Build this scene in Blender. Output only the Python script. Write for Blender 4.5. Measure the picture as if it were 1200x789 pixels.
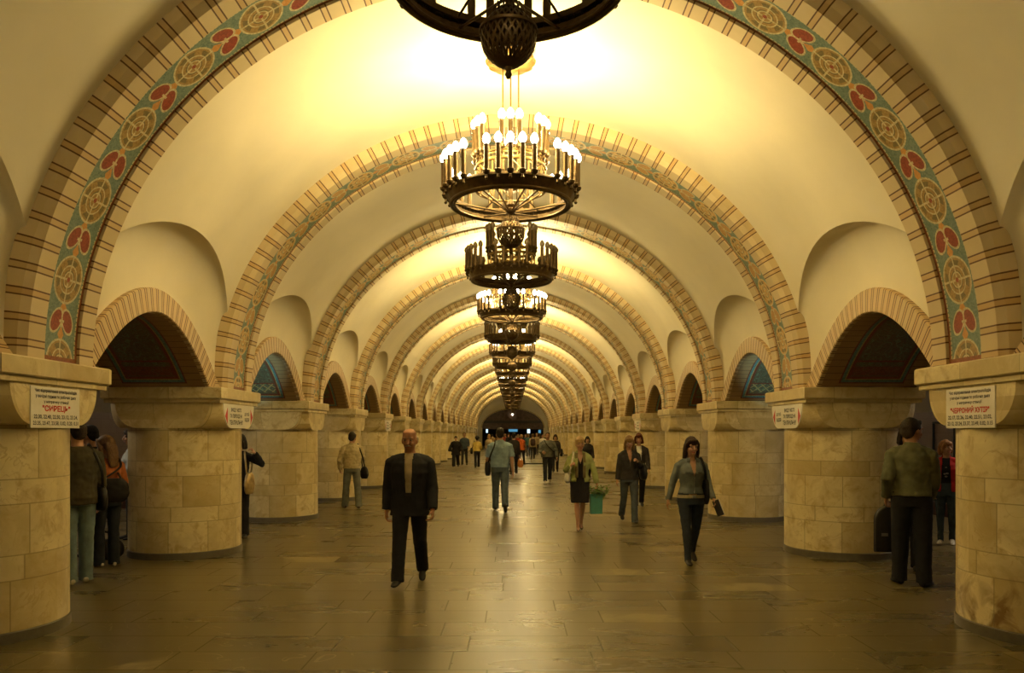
import bpy, bmesh, math, random
from mathutils import Vector, Matrix, noise as mnoise

for _o in list(bpy.data.objects):
    bpy.data.objects.remove(_o)
SC = bpy.context.scene
COL = SC.collection
PI = math.pi
R = math.radians
rnd = random.Random(7)

# ------------------------------------------------------------ camera, world, exposure
EYE = 1.68
FPX = 911.0
cam_d = bpy.data.cameras.new('camera')
cam_d.sensor_width = 36.0
cam_d.lens = FPX / 1200.0 * 36.0
cam_d.shift_x = -1.0 / 1200.0
cam_d.shift_y = (508.0 - 394.5) / 1200.0
cam_d.clip_start = 0.05
cam_d.clip_end = 400
cam = bpy.data.objects.new('camera', cam_d)
COL.objects.link(cam)
cam.location = (0, 0, EYE)
cam.rotation_euler = (R(90), 0, 0)
SC.camera = cam

world = bpy.data.worlds.new('world')
SC.world = world
world.use_nodes = True
_bg = world.node_tree.nodes['Background']
_bg.inputs[0].default_value = (1.0, 0.8, 0.5, 1)
_bg.inputs[1].default_value = 0.02

SC.view_settings.view_transform = 'Standard'
SC.view_settings.look = 'None'
SC.view_settings.gamma = 1.0
SC.view_settings.use_curve_mapping = False
SC.view_settings.exposure = 0.0

LAMP_COL = (1.0, 0.745, 0.285)      # incandescent candle bulbs
LAMP_W = 72.0                     # watts for each of a chandelier's inner lights
PLAT_COL = (0.95, 0.92, 0.80)

# ------------------------------------------------------------ layout (metres)
S = 4.38                          # bay spacing along the hall
def pier(n):                      # distance of pier n
    return S * (n + 0.51)
NP = 19                           # piers 1..NP on each side
CX = 4.62                         # pier centre, off the hall's axis
ZC = 2.29                         # top of the capitals
A_S, B_S = 3.90, 3.58             # rib soffit ellipse
A_V, B_V = 4.04, 3.74             # plaster vault ellipse
X_W = 4.06                        # wall over the side arches
Y_END = 90.0
Y_FRONT = pier(-2)
X_EDGE, X_TRACK = 8.67, 12.0
SHAFT_R = 0.742

def at(px, d):                    # photo column + distance -> x
    return (px - 601.0) * d / FPX

# ------------------------------------------------------------ object helpers
def tag(o, label=None, cat=None, group=None, kind=None):
    if label: o['label'] = label
    if cat: o['category'] = cat
    if group: o['group'] = group
    if kind: o['kind'] = kind
    return o

def empty(name, loc=(0, 0, 0), rz=0.0, label=None, cat=None, group=None):
    o = bpy.data.objects.new(name, None)
    o.empty_display_size = 0.1
    COL.objects.link(o)
    o.location = loc
    o.rotation_euler = (0, 0, rz)
    return tag(o, label, cat, group)

class MB:
    """collects faces, then links them as one mesh object"""
    def __init__(self):
        self.v = []; self.f = []; self.uv = []; self.mi = []; self.m = 0; self.has_uv = False
    def add(self, verts, faces, uvs=None):
        b = len(self.v)
        self.v.extend([tuple(p) for p in verts])
        for i, fc in enumerate(faces):
            self.f.append([b + k for k in fc])
            self.mi.append(self.m)
            if uvs is not None:
                self.has_uv = True
                self.uv.append([uvs[k] for k in fc])
            else:
                self.uv.append([(0, 0)] * len(fc))
        return self
    def grid(self, fn, nu, nv, uvfn=None, closed_u=False, flip=False):
        vs = []; uv = []
        for i in range(nu + 1):
            for j in range(nv + 1):
                vs.append(fn(i, j))
                if uvfn: uv.append(uvfn(i, j))
        fs = []
        for i in range(nu):
            for j in range(nv):
                a, b, c, d = i*(nv+1)+j, (i+1)*(nv+1)+j, (i+1)*(nv+1)+j+1, i*(nv+1)+j+1
                fs.append([a, d, c, b] if flip else [a, b, c, d])
        return self.add(vs, fs, uv if uvfn else None)
    def box(self, c, s, rz=0.0, M=None):
        cx, cy, cz = c; sx, sy, sz = s[0]/2, s[1]/2, s[2]/2
        ps = [Vector((x*sx, y*sy, z*sz)) for z in (-1, 1) for y in (-1, 1) for x in (-1, 1)]
        rot = Matrix.Rotation(rz, 3, 'Z')
        if M is not None: rot = M
        ps = [rot @ p + Vector((cx, cy, cz)) for p in ps]
        return self.add(ps, [[0,2,3,1],[4,5,7,6],[0,1,5,4],[2,6,7,3],[0,4,6,2],[1,3,7,5]])
    def lathe(self, prof, n=24, c=(0, 0, 0), cap=False):
        vs = []
        for (r, z) in prof:
            for k in range(n):
                a = 2*PI*k/n
                vs.append((c[0]+r*math.cos(a), c[1]+r*math.sin(a), c[2]+z))
        fs = []
        for i in range(len(prof)-1):
            for k in range(n):
                k2 = (k+1) % n
                fs.append([i*n+k, i*n+k2, (i+1)*n+k2, (i+1)*n+k])
        if cap:
            fs.append([k for k in range(n)][::-1])
            fs.append([(len(prof)-1)*n+k for k in range(n)])
        return self.add(vs, fs)
    def tube(self, pts, rad, n=10, xdir=None, cap=True):
        """rings along pts; rad = one number, or a list of numbers / (rx, ry)"""
        pts = [Vector(p) for p in pts]
        m = len(pts)
        if not isinstance(rad, (list, tuple)): rad = [rad]*m
        elif len(rad) == 2 and m != 2 and not isinstance(rad[0], (list, tuple)): rad = [tuple(rad)]*m
        vs = []
        px = Vector(xdir) if xdir is not None else None
        for i, p in enumerate(pts):
            t = (pts[min(i+1, m-1)] - pts[max(i-1, 0)])
            if t.length < 1e-9: t = Vector((0, 0, 1))
            t.normalize()
            if px is None:
                px = Vector((1, 0, 0)) if abs(t.x) < .8 else Vector((0, 1, 0))
            x = px - t*px.dot(t)
            if x.length < 1e-6: x = Vector((0, 1, 0)) - t*t.y
            x.normalize(); y = t.cross(x)
            if xdir is None: px = x
            rx, ry = rad[i] if isinstance(rad[i], (list, tuple)) else (rad[i], rad[i])
            for k in range(n):
                a = 2*PI*k/n
                vs.append(p + x*(rx*math.cos(a)) + y*(ry*math.sin(a)))
        fs = []
        for i in range(m-1):
            for k in range(n):
                k2 = (k+1) % n
                fs.append([i*n+k, i*n+k2, (i+1)*n+k2, (i+1)*n+k])
        if cap:
            fs.append(list(range(n))[::-1]); fs.append([(m-1)*n+k for k in range(n)])
        return self.add(vs, fs)
    def ball(self, c, r, n=12, m=8, M=None):
        if not isinstance(r, (list, tuple)): r = (r, r, r)
        vs = [Vector((0, 0, -r[2]))]
        for i in range(1, m):
            th = -PI/2 + PI*i/m
            for k in range(n):
                a = 2*PI*k/n
                vs.append(Vector((r[0]*math.cos(th)*math.cos(a), r[1]*math.cos(th)*math.sin(a), r[2]*math.sin(th))))
        vs.append(Vector((0, 0, r[2])))
        fs = [[0, 1+(k+1) % n, 1+k] for k in range(n)]
        for i in range(m-2):
            for k in range(n):
                k2 = (k+1) % n
                fs.append([1+i*n+k, 1+i*n+k2, 1+(i+1)*n+k2, 1+(i+1)*n+k])
        L = len(vs)-1
        fs += [[L, 1+(m-2)*n+k, 1+(m-2)*n+(k+1) % n] for k in range(n)]
        if M is not None: vs = [M @ v for v in vs]
        return self.add([v + Vector(c) for v in vs], fs)
    def build(self, name, mats, parent=None, smooth=False, loc=None, rz=None):
        me = bpy.data.meshes.new(name)
        me.from_pydata(self.v, [], self.f)
        if not isinstance(mats, (list, tuple)): mats = [mats]
        for m in mats: me.materials.append(m)
        if len(mats) > 1:
            for p, k in zip(me.polygons, self.mi): p.material_index = k
        if self.has_uv:
            lay = me.uv_layers.new(name='UVMap')
            i = 0
            for fuv in self.uv:
                for c in fuv:
                    lay.data[i].uv = c; i += 1
        if smooth:
            for p in me.polygons: p.use_smooth = True
        me.update()
        return link(me, name, parent, loc, rz)

def link(me, name, parent=None, loc=None, rz=None):
    o = bpy.data.objects.new(name, me)
    COL.objects.link(o)
    if parent is not None: o.parent = parent
    if loc is not None: o.location = loc
    if rz is not None: o.rotation_euler = (0, 0, rz)
    return o

def sharp(o, ang=35):
    me = o.data
    for p in me.polygons: p.use_smooth = True
    me.set_sharp_from_angle(angle=R(ang))
    return o

def bevel(o, w=0.01, seg=2):
    bm = bmesh.new(); bm.from_mesh(o.data)
    bmesh.ops.remove_doubles(bm, verts=bm.verts, dist=1e-5)
    es = [e for e in bm.edges if len(e.link_faces) == 2 and e.calc_face_angle(0) > R(40)]
    bmesh.ops.bevel(bm, geom=es, offset=w, segments=seg, affect='EDGES', profile=.5)
    bm.to_mesh(o.data); bm.free()
    return sharp(o, 40)

ORD = ['zeroth', 'first', 'second', 'third', 'fourth', 'fifth', 'sixth', 'seventh', 'eighth', 'ninth', 'tenth', 'eleventh', 'twelfth',
       'thirteenth', 'fourteenth', 'fifteenth', 'sixteenth', 'seventeenth', 'eighteenth', 'nineteenth', 'twentieth', 'twenty-first']
# ------------------------------------------------------------ materials
class E:
    """math-node expressions"""
    def __init__(s, t, k): s.t = t; s.k = k
    def op(s, name, b=None, c=None):
        n = s.t.nodes.new('ShaderNodeMath'); n.operation = name
        for i, x in enumerate((s, b, c)):
            if x is None: continue
            if isinstance(x, E): s.t.links.new(x.k, n.inputs[i])
            else: n.inputs[i].default_value = x
        return E(s.t, n.outputs[0])
    def __add__(s, o): return s.op('ADD', o)
    def __radd__(s, o): return s.op('ADD', o)
    def __sub__(s, o): return s.op('SUBTRACT', o)
    def __mul__(s, o): return s.op('MULTIPLY', o)
    def __rmul__(s, o): return s.op('MULTIPLY', o)
    def __truediv__(s, o): return s.op('DIVIDE', o)
    def __rsub__(s, o): return (s*-1.0) + o
    def abs(s): return s.op('ABSOLUTE')
    def fract(s): return s.op('FRACT')
    def floor(s): return s.op('FLOOR')
    def sqrt(s): return s.op('SQRT')
    def lt(s, o): return s.op('LESS_THAN', o)
    def gt(s, o): return s.op('GREATER_THAN', o)
    def min(s, o): return s.op('MINIMUM', o)
    def max(s, o): return s.op('MAXIMUM', o)
    def sin(s): return s.op('SINE')
    def inside(s, a, b): return s.gt(a)*s.lt(b)
    def ramp(s, a, b):
        n = s.t.nodes.new('ShaderNodeMapRange'); n.clamp = True
        s.t.links.new(s.k, n.inputs[0])
        n.inputs[1].default_value = a; n.inputs[2].default_value = b
        return E(s.t, n.outputs[0])

def lin(c):
    """sRGB 0-255 -> linear"""
    return tuple(((v/255)/12.92 if v/255 <= .04045 else ((v/255+.055)/1.055)**2.4) for v in c)

class Mat:
    def __init__(s, name, rough=0.6, metal=0.0, spec=0.5):
        s.m = bpy.data.materials.new(name); s.m.use_nodes = True
        s.t = s.m.node_tree
        s.b = s.t.nodes['Principled BSDF']
        s.b.inputs['Roughness'].default_value = rough
        s.b.inputs['Metallic'].default_value = metal
        s.b.inputs['Specular IOR Level'].default_value = spec
        s._c = {}
    def coord(s, kind):
        if 'tc' not in s._c: s._c['tc'] = s.t.nodes.new('ShaderNodeTexCoord')
        return s._c['tc'].outputs[kind]
    def xyz(s, kind):
        n = s.t.nodes.new('ShaderNodeSeparateXYZ'); s.t.links.new(s.coord(kind), n.inputs[0])
        return [E(s.t, n.outputs[i]) for i in range(3)]
    def comb(s, x, y, z=0.0):
        n = s.t.nodes.new('ShaderNodeCombineXYZ')
        for i, v in enumerate((x, y, z)):
            if isinstance(v, E): s.t.links.new(v.k, n.inputs[i])
            else: n.inputs[i].default_value = v
        return n.outputs[0]
    def noise(s, vec, scale, detail=3.0, rough=.55, dist=0.0):
        n = s.t.nodes.new('ShaderNodeTexNoise'); s.t.links.new(vec, n.inputs['Vector'])
        n.inputs['Scale'].default_value = scale; n.inputs['Detail'].default_value = detail
        n.inputs['Roughness'].default_value = rough; n.inputs['Distortion'].default_value = dist
        return E(s.t, n.outputs[0])
    def voro(s, vec, scale, out='Color'):
        n = s.t.nodes.new('ShaderNodeTexVoronoi'); s.t.links.new(vec, n.inputs['Vector'])
        n.inputs['Scale'].default_value = scale
        if out == 'Color':
            q = s.t.nodes.new('ShaderNodeSeparateXYZ'); s.t.links.new(n.outputs['Color'], q.inputs[0])
            return E(s.t, q.outputs[0])
        return E(s.t, n.outputs[out])
    def white(s, vec):
        n = s.t.nodes.new('ShaderNodeTexWhiteNoise'); n.noise_dimensions = '3D'; s.t.links.new(vec, n.inputs['Vector'])
        return E(s.t, n.outputs['Value'])
    def mapped(s, kind, scale):
        n = s.t.nodes.new('ShaderNodeMapping'); s.t.links.new(s.coord(kind), n.inputs['Vector'])
        n.inputs['Scale'].default_value = scale
        return n.outputs[0]
    def mix(s, a, b, f):
        n = s.t.nodes.new('ShaderNodeMix'); n.data_type = 'RGBA'
        for i, v in ((6, a), (7, b)):
            if isinstance(v, tuple): n.inputs[i].default_value = (*v[:3], 1)
            else: s.t.links.new(v, n.inputs[i])
        if isinstance(f, E): s.t.links.new(f.k, n.inputs[0])
        else: n.inputs[0].default_value = f
        return n.outputs[2]
    def scale_col(s, col, f):
        n = s.t.nodes.new('ShaderNodeMix'); n.data_type = 'RGBA'; n.blend_type = 'MULTIPLY'; n.inputs[0].default_value = 1.0
        s.t.links.new(col, n.inputs[6])
        s.t.links.new(f.k, n.inputs[7])
        return n.outputs[2]
    def color(s, c):
        if isinstance(c, tuple): s.b.inputs['Base Color'].default_value = (*c[:3], 1)
        else: s.t.links.new(c, s.b.inputs['Base Color'])
        return s
    def rough(s, e): s.t.links.new(e.k, s.b.inputs['Roughness']); return s
    def bump(s, h, strength=.3, dist=.01):
        n = s.t.nodes.new('ShaderNodeBump'); n.inputs['Strength'].default_value = strength; n.inputs['Distance'].default_value = dist
        s.t.links.new(h.k, n.inputs['Height']); s.t.links.new(n.outputs[0], s.b.inputs['Normal'])
        return s
    def emit(s, c, k, sample=False):
        s.b.inputs['Emission Color'].default_value = (*c[:3], 1); s.b.inputs['Emission Strength'].default_value = k
        if not sample: s.m.cycles.emission_sampling = 'NONE'
        return s

def simple(name, col, rough=.6, metal=0.0, var=.12, scale=14.0, spec=.5):
    m = Mat(name, rough, metal, spec)
    n = m.noise(m.coord('Object'), scale)
    c2 = tuple(max(0, v*(1-var)) for v in col); c3 = tuple(min(1, v*(1+var)) for v in col)
    m.color(m.mix(c2, c3, n.ramp(.3, .7)))
    return m.m

def cloth(name, col, rough=.85, weave=260.0, var=.25):
    m = Mat(name, rough, 0, .25)
    n = m.noise(m.coord('Object'), 9.0, 4)
    w = m.noise(m.coord('Object'), weave, 1)
    c2 = tuple(max(0, v*(1-var)) for v in col); c3 = tuple(min(1, v*(1+var)) for v in col)
    m.color(m.mix(c2, c3, n.ramp(.3, .7)))
    m.bump(n*.8 + w*.2, .35, .02)
    return m.m

# plaster of the vaults
def plaster(name, col):
    m = Mat(name, .75, 0, .3)
    n = m.noise(m.coord('Object'), .9, 5); n2 = m.noise(m.coord('Object'), 40, 2)
    m.color(m.mix(tuple(v*.94 for v in col), tuple(min(1, v*1.05) for v in col), n.ramp(.3, .7)))
    m.bump(n2, .08, .01)
    return m.m
M_PLASTER = plaster('plaster', (.78, .71, .53))
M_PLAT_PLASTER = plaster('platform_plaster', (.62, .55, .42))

def mk_floor():
    m = Mat('floor_granite', .26, 0, .40)
    x, y, z = m.xyz('Object')
    row = (y/.46).floor()
    off = m.white(m.comb(row, 3.0, 0.0))
    bx = x/1.05 + off
    cell = bx.floor()
    rv = m.white(m.comb(cell, row, 1.0))
    fx = (bx.fract()-.5).abs(); fy = ((y/.46).fract()-.5).abs()
    joint = fx.gt(.494).max(fy.gt(.488))
    n = m.noise(m.coord('Object'), 1.3, 6, .6, .4)
    big = m.noise(m.mapped('Object', (.5, 1.6, 1)), 1.0, 5, .6, 1.2)
    ca, cb = (.088, .070, .028), (.138, .110, .046)
    base = m.mix(ca, cb, (rv*.55 + n*.45))
    light = m.mix(base, (.32, .26, .12), rv.gt(.93)*n.ramp(.48, .56)*.5)
    vein = (m.noise(m.mapped('Object', (1.0, 1.0, 1)), 1.7, 2, .4, 1.5)-.5).abs().lt(.0035)*m.noise(m.coord('Object'), .45, 2).gt(.54)
    col = m.mix(light, (.34, .28, .14), vein*.45)
    stain = m.noise(m.mapped('Object', (1.4, .5, 1)), .9, 4, .6, .6).ramp(.56, .68)
    col = m.mix(col, (.10, .08, .045), stain*.22)
    col = m.mix(col, (.04, .033, .018), joint*.42)
    m.color(col)
    m.rough(big*.05 + rv*.02 + .245 + joint*.2)
    m.bump(joint*-1.0, .02, .01)
    return m.m
M_FLOOR = mk_floor()

def mk_marble(name, courses=True, stain=False):
    """UV in metres: u around, v up"""
    m = Mat(name, .30, 0, .45)
    u, v, _ = m.xyz('UV')
    o = m.coord('Object')
    gx, gy, gz = m.xyz('Object')
    geo = m.t.nodes.new('ShaderNodeObjectInfo')
    rndv = E(m.t, geo.outputs['Random'])
    n3 = m.comb(gx + rndv*37.0, gy, gz + rndv*11.0)
    n = m.noise(n3, 2.2, 6, .62, .9)
    n2 = m.noise(n3, 6.0, 5, .6, .5)
    if courses:
        t = (v/.61).fract(); row = (v/.61).floor()*2.0 + t.gt(.672)
        short = t.gt(.672)
        blen = short*.12 + .50
        shift = m.white(m.comb(row, rndv*50.0, 2.0))
        bu = u/blen + shift
        cell = bu.floor()
        rv = m.white(m.comb(cell, row, rndv*20.0))
        fu = bu.fract(); ju = fu.lt(.011).max(fu.gt(.989))
        jv = t.lt(.008).max(t.gt(.992)).max((t-.672).abs().lt(.008))
        joint = ju.max(jv)
    else:
        bu = u/.78 + .5; cell = bu.floor()
        rv = m.white(m.comb(cell, (v*3.0).floor(), rndv*20.0))
        fu = bu.fract(); joint = fu.lt(.005).max(fu.gt(.995))
    base = m.mix((.44, .335, .145), (.82, .715, .42), rv*.55 + n.ramp(.32, .68)*.45)
    base = m.mix(base, (.45, .32, .13), n2.ramp(.50, .68)*(rv*.6 + .30))
    vein = (m.noise(n3, 2.6, 3, .5, 1.8) - .5).abs().lt(.012)
    base = m.mix(base, (.40, .27, .11), vein*.4*n.ramp(.4, .6))
    if courses:
        rust = m.noise(n3, 3.5, 4, .6, .6).ramp(.47, .60)*v.ramp(.55, .15)
        base = m.mix(base, (.16, .075, .02), rust*(.85 if stain else .10))
    base = m.mix(base, (.22, .17, .09), joint*.55)
    m.color(base)
    m.rough(n*.15 + .24)
    m.bump(n*.15 - joint, .12, .006)
    return m.m
M_SHAFT = mk_marble('veined_marble_blocks')
M_SHAFT_RUST = mk_marble('rust_stained_marble_blocks', True, True)
M_CAPITAL = mk_marble('veined_marble_slab', False)
M_PLINTH = simple('grey_granite', (.12, .105, .075), .4)

def mk_rib_brick(name, per=.2, a=.055, warm=0.0):
    m = Mat(name, .55, 0, .4)
    u, v, _ = m.xyz('UV')
    q = (v/per).fract()*per
    line = q.lt(.013).max(q.inside(a, a+.013))
    thin = q.lt(a)
    cell = (v/per).floor()
    rv = m.white(m.comb(cell, thin, 4.0))
    n = m.noise(m.coord('Object'), 7, 5, .6)
    c = m.mix((.50, .39, .21), (.68, .56, .34), rv*.55 + n*.45)
    c = m.mix(c, (.50, .29, .10), thin*(.30 + rv*.4) if not warm else thin*.2 + warm*(rv*.5 + .2))
    c = m.mix(c, (.085, .03, .012), line*.93)
    m.color(c)
    m.bump(n*.1 - line, .5, .01)
    return m.m
M_RIB = mk_rib_brick('cream_rib_bricks')
M_ARCHIVOLT = mk_rib_brick('tan_arch_bricks', .118, .037, .75)

def mk_mosaic(name, red=True):
    m = Mat(name, .38, 0, .5)
    u, v, _ = m.xyz('UV')
    P = .72
    x = u - .26
    xa = x.abs()
    s = ((v/P + .5).fract() - .5)*P
    h = ((v/P).fract() - .5)*P
    sa = s.abs()
    tess = m.voro(m.coord('UV'), 62.0)
    n = m.noise(m.coord('UV'), 5.0, 3)
    teal = m.mix((.08, .145, .118), (.21, .285, .225), tess*.7 + n*.3)
    cream = m.mix((.42, .36, .19), (.66, .58, .34), tess)
    ochre = m.mix((.26, .155, .045), (.40, .26, .085), tess) if red else m.mix((.46, .25, .06), (.62, .40, .13), tess)
    rust = m.mix((.20, .028, .012), (.32, .055, .025), tess) if red else m.mix((.42, .22, .06), (.52, .31, .10), tess)
    orange = m.mix((.52, .22, .05), (.62, .31, .08), tess)
    dark = m.mix((.12, .095, .035), (.20, .15, .055), tess)
    # medallion
    e = ((x/.200)*(x/.200) + (s/.212)*(s/.212)).sqrt()
    c = teal
    # link diamonds and hearts
    dia = (xa/.045 + (sa-.245).abs()/.075).lt(1.0)
    c = m.mix(c, orange, dia)
    xr = (xa-.082)*.86 + h*.5; hr = (xa-.082)*-.5 + h*.86
    e2 = ((xr/.064)*(xr/.064) + (hr/.100)*(hr/.100)).sqrt()
    c = m.mix(c, cream, e2.lt(1.22))
    c = m.mix(c, rust, e2.lt(1.0))
    cross = (xa.lt(.011)*h.abs().lt(.05)).max(h.abs().lt(.011)*xa.lt(.035))
    c = m.mix(c, cream, cross)
    c = m.mix(c, cream, e.lt(1.0))
    c = m.mix(c, ochre, e.lt(.91))
    ring = e.inside(.60, .82)
    c = m.mix(c, dark, ring*((xa/.200 - sa/.212).abs().gt(.28)))
    c = m.mix(c, cream, e.inside(.54, .60))
    c = m.mix(c, dark, e.lt(.40))
    c = m.mix(c, ochre, e.lt(.30))
    c = m.mix(c, cream, e.inside(.28, .34))
    c = m.mix(c, cream, (xa.lt(.009).max(sa.lt(.009)))*e.lt(.95))
    c = m.mix(c, rust, (xa/.200 + sa/.212).lt(.13))
    # borders
    dots = (v*24.0).fract().gt(.3)
    c = m.mix(c, cream, xa.gt(.212)*dots)
    c = m.mix(c, m.mix((.17, .04, .012), (.28, .085, .025), tess), xa.gt(.229).max(v.lt(.05)))
    m.color(c)
    m.bump(tess, .18, .004)
    return m.m
M_MOSAIC = mk_mosaic('heart_medallion_mosaic')
M_MOSAIC2 = mk_mosaic('ochre_medallion_mosaic', False)

def mk_panel(lattice):
    """mosaic on the underside of the side arches; UV in metres, u across 0..1.3, v along 0..L (mirrored)"""
    m = Mat('lattice_panel_mosaic' if lattice else 'scroll_panel_mosaic', .4, 0, .5)
    u, v, _ = m.xyz('UV')
    d = (u-.22).min(1.10-u).min(v-.06)
    tess = m.voro(m.coord('UV'), 55.0)
    n = m.noise(m.coord('UV'), 6.0, 3)
    brick = m.mix((.26, .15, .06), (.36, .23, .10), n)
    bl = (v/.118).fract().lt(.11)
    c = m.mix(brick, (.08, .035, .015), bl*.8)
    teal = m.mix((.05, .13, .12), (.12, .24, .21), tess)
    gold = m.mix((.30, .21, .06), (.44, .33, .12), tess)
    red = m.mix((.12, .022, .012), (.20, .045, .022), tess)
    c = m.mix(c, red, d.gt(0.0))
    c = m.mix(c, teal, d.gt(.02))
    c = m.mix(c, gold, d.gt(.065))
    c = m.mix(c, red, d.gt(.08))
    ucen = (u-.66).abs()
    w = ((m.noise(m.mapped('UV', (1, 1, 1)), 5.5, 1, .4, 2.6)-.5).abs())
    scroll = w.lt(.030)
    inner = m.mix((.085, .06, .03), (.13, .10, .05), tess)
    c = m.mix(c, inner, d.gt(.12))
    c = m.mix(c, m.mix((.09, .15, .09), (.16, .22, .12), tess), scroll*d.gt(.15))
    lat = ((u+v)/.16).fract().lt(.16).max(((u-v)/.16).fract().lt(.16))
    if lattice: c = m.mix(c, gold, lat*v.inside(.22, .44)*d.gt(.13))
    else: c = m.mix(c, red, v.inside(.20, .36)*d.gt(.12)*.7)
    c = m.mix(c, red, v.inside(.44, .47)*d.gt(.12))
    m.color(c)
    m.bump(tess, .15, .004)
    return m.m
M_PANEL, M_PANEL2 = mk_panel(False), mk_panel(True)

def mk_wall_tile():
    m = Mat('pinkish_wall_tile', .35, 0, .4)
    x, y, z = m.xyz('Object')
    row = (z/.42).floor(); sh = row*.5
    bu = y/.84 + sh
    rv = m.white(m.comb(bu.floor(), row, 0.0))
    joint = bu.fract().lt(.012).max((z/.42).fract().lt(.02))
    n = m.noise(m.coord('Object'), 2.0, 4)
    c = m.mix((.36, .26, .22), (.50, .38, .32), rv*.5 + n*.5)
    c = m.mix(c, (.15, .10, .08), joint*.5)
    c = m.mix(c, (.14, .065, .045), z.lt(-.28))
    m.color(c)
    return m.m
M_WALLTILE = mk_wall_tile()

M_BRONZE = simple('dark_bronze', (.105, .068, .030), .42, .75, .25, 20)
M_BRASS = simple('brass', (.24, .16, .055), .42, .85, .15, 20)
M_GLASS_OFF = Mat('unlit_bulb_glass', .25).color((.16, .12, .07)).m
M_BULB = Mat('lit_bulb').color((1, .95, .8)).emit((1.0, .93, .72), 14.0).m
M_BLACK = simple('black_rubber', (.02, .02, .02), .6)
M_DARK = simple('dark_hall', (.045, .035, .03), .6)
M_SIGN = simple('white_sign_board', (.80, .76, .66), .45, 0, .03)
M_INK = simple('black_ink', (.03, .028, .035), .6)
M_RED = simple('red_ink', (.62, .03, .03), .5)
M_TYMP = simple('brown_tympanum_mosaic', (.10, .055, .035), .5, 0, .5, 3.0)
M_LIGHTBOX = Mat('light_box').color((.6, .8, .9)).emit((.62, .85, 1.0), 1.6).m
M_BLUEBOX = Mat('blue_light_box').color((.1, .3, .5)).emit((.12, .40, .62), .7).m
M_TUBE = Mat('lamp_tube').color((.9, .9, .9)).emit((.95, .95, .85), 4.0).m
M_STEEL = simple('steel', (.35, .34, .32), .35, .9)
# ------------------------------------------------------------ setting
fl = MB().box((0, (Y_FRONT+104)/2, -.15), (2*X_EDGE, 104-Y_FRONT, .30)).build('floor', M_FLOOR)
tag(fl, kind='structure')

def ell(a, b, th): return a*math.cos(th), b*math.sin(th)
HL_W, HL_H = S/2, 1.70            # groin over each side arch
OP_W, OP_H, OP_P = 1.405, .75, 1.9   # side arch opening
def op_h(u):
    return OP_H*(1-abs(u)**OP_P) if abs(u) < 1 else 0.0
Y_C = [(pier(n)+pier(n+1))/2 + .04 for n in range(-2, NP+1)]

def vault_mesh():
    b = MB()
    NPH, NTH = 36, 22
    for yc in Y_C:
        y1 = min(yc + HL_W, Y_END)
        for sx in (-1, 1):
            phis = [PI*i/NPH for i in range(NPH+1)]
            def yz(i):
                p = phis[i]
                return min(yc - HL_W*math.cos(p), Y_END), HL_H*math.sin(p)
            def pt(i, j):
                y, zl = yz(i)
                th0 = math.asin(min(1, zl/B_V)); th = th0 + (PI/2-th0)*j/NTH
                x, z = ell(A_V, B_V, th)
                return (sx*x, y, ZC+z)
            b.grid(pt, NPH, NTH, flip=(sx > 0))
            def gp(i, j):         # the groin pocket: one smooth quarter-round from the vault edge down to the side arch
                y, zl = yz(i)
                xv = A_V*math.sqrt(max(0, 1-(zl/B_V)**2))
                dy = (y-yc)/(OP_W+.02)
                zb = op_h(dy)
                zb = min(zb, zl)
                q = PI/2*j/12
                return (sx*(xv + (X_W - xv)*math.sin(q)**.85), y, ZC + zb + (zl-zb)*math.cos(q)**.85)
            b.grid(gp, NPH, 12, flip=(sx < 0))
    return b
cv = vault_mesh().build('ceiling', M_PLASTER, smooth=True)
bm = bmesh.new(); bm.from_mesh(cv.data)
bmesh.ops.remove_doubles(bm, verts=[v for v in bm.verts if abs(v.co.x) < 1e-4], dist=1e-5)
bm.to_mesh(cv.data); bm.free()
tag(cv, kind='structure')

# platform halls either side: barrel ceiling, arcade wall, track bed, far wall
for sx, nm in ((-1, 'left'), (1, 'right')):
    b = MB()
    xa, xb = 5.30, X_TRACK
    xm, hw = (xa+xb)/2, (xb-xa)/2
    def cp(i, j):
        th = PI*j/16
        return (sx*(xm + hw*math.cos(th)), Y_FRONT + (Y_END-Y_FRONT)*i, ZC + 2.3*math.sin(th))
    b.grid(cp, 1, 16)
    for yc in Y_C:                # wall over the arcade, seen from the platform
        def ap(i, j):
            y = yc - HL_W*math.cos(PI*i/24)
            dy = (y-yc)/OP_W
            zb = op_h(dy)
            return (sx*xa, min(y, Y_END), ZC + zb + (1.0-zb)*j)
        b.grid(ap, 24, 1)
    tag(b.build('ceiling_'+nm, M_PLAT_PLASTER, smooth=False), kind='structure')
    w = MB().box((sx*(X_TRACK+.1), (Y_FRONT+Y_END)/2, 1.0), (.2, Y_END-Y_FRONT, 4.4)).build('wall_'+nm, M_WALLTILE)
    tag(w, kind='structure')
    t = MB().box((sx*(X_EDGE+X_TRACK)/2, (Y_FRONT+Y_END)/2, -1.3), (X_TRACK-X_EDGE, Y_END-Y_FRONT, .2))
    t.box((sx*(X_EDGE-.04), (Y_FRONT+Y_END)/2, -.75), (.08, Y_END-Y_FRONT, .9))
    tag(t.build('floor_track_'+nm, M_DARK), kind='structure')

# wall behind the viewpoint
tag(MB().box((0, Y_FRONT-.1, 2.6), (2*X_TRACK+.4, .2, 7.8)).build('wall_front', M_PLAT_PLASTER), kind='structure')

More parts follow.
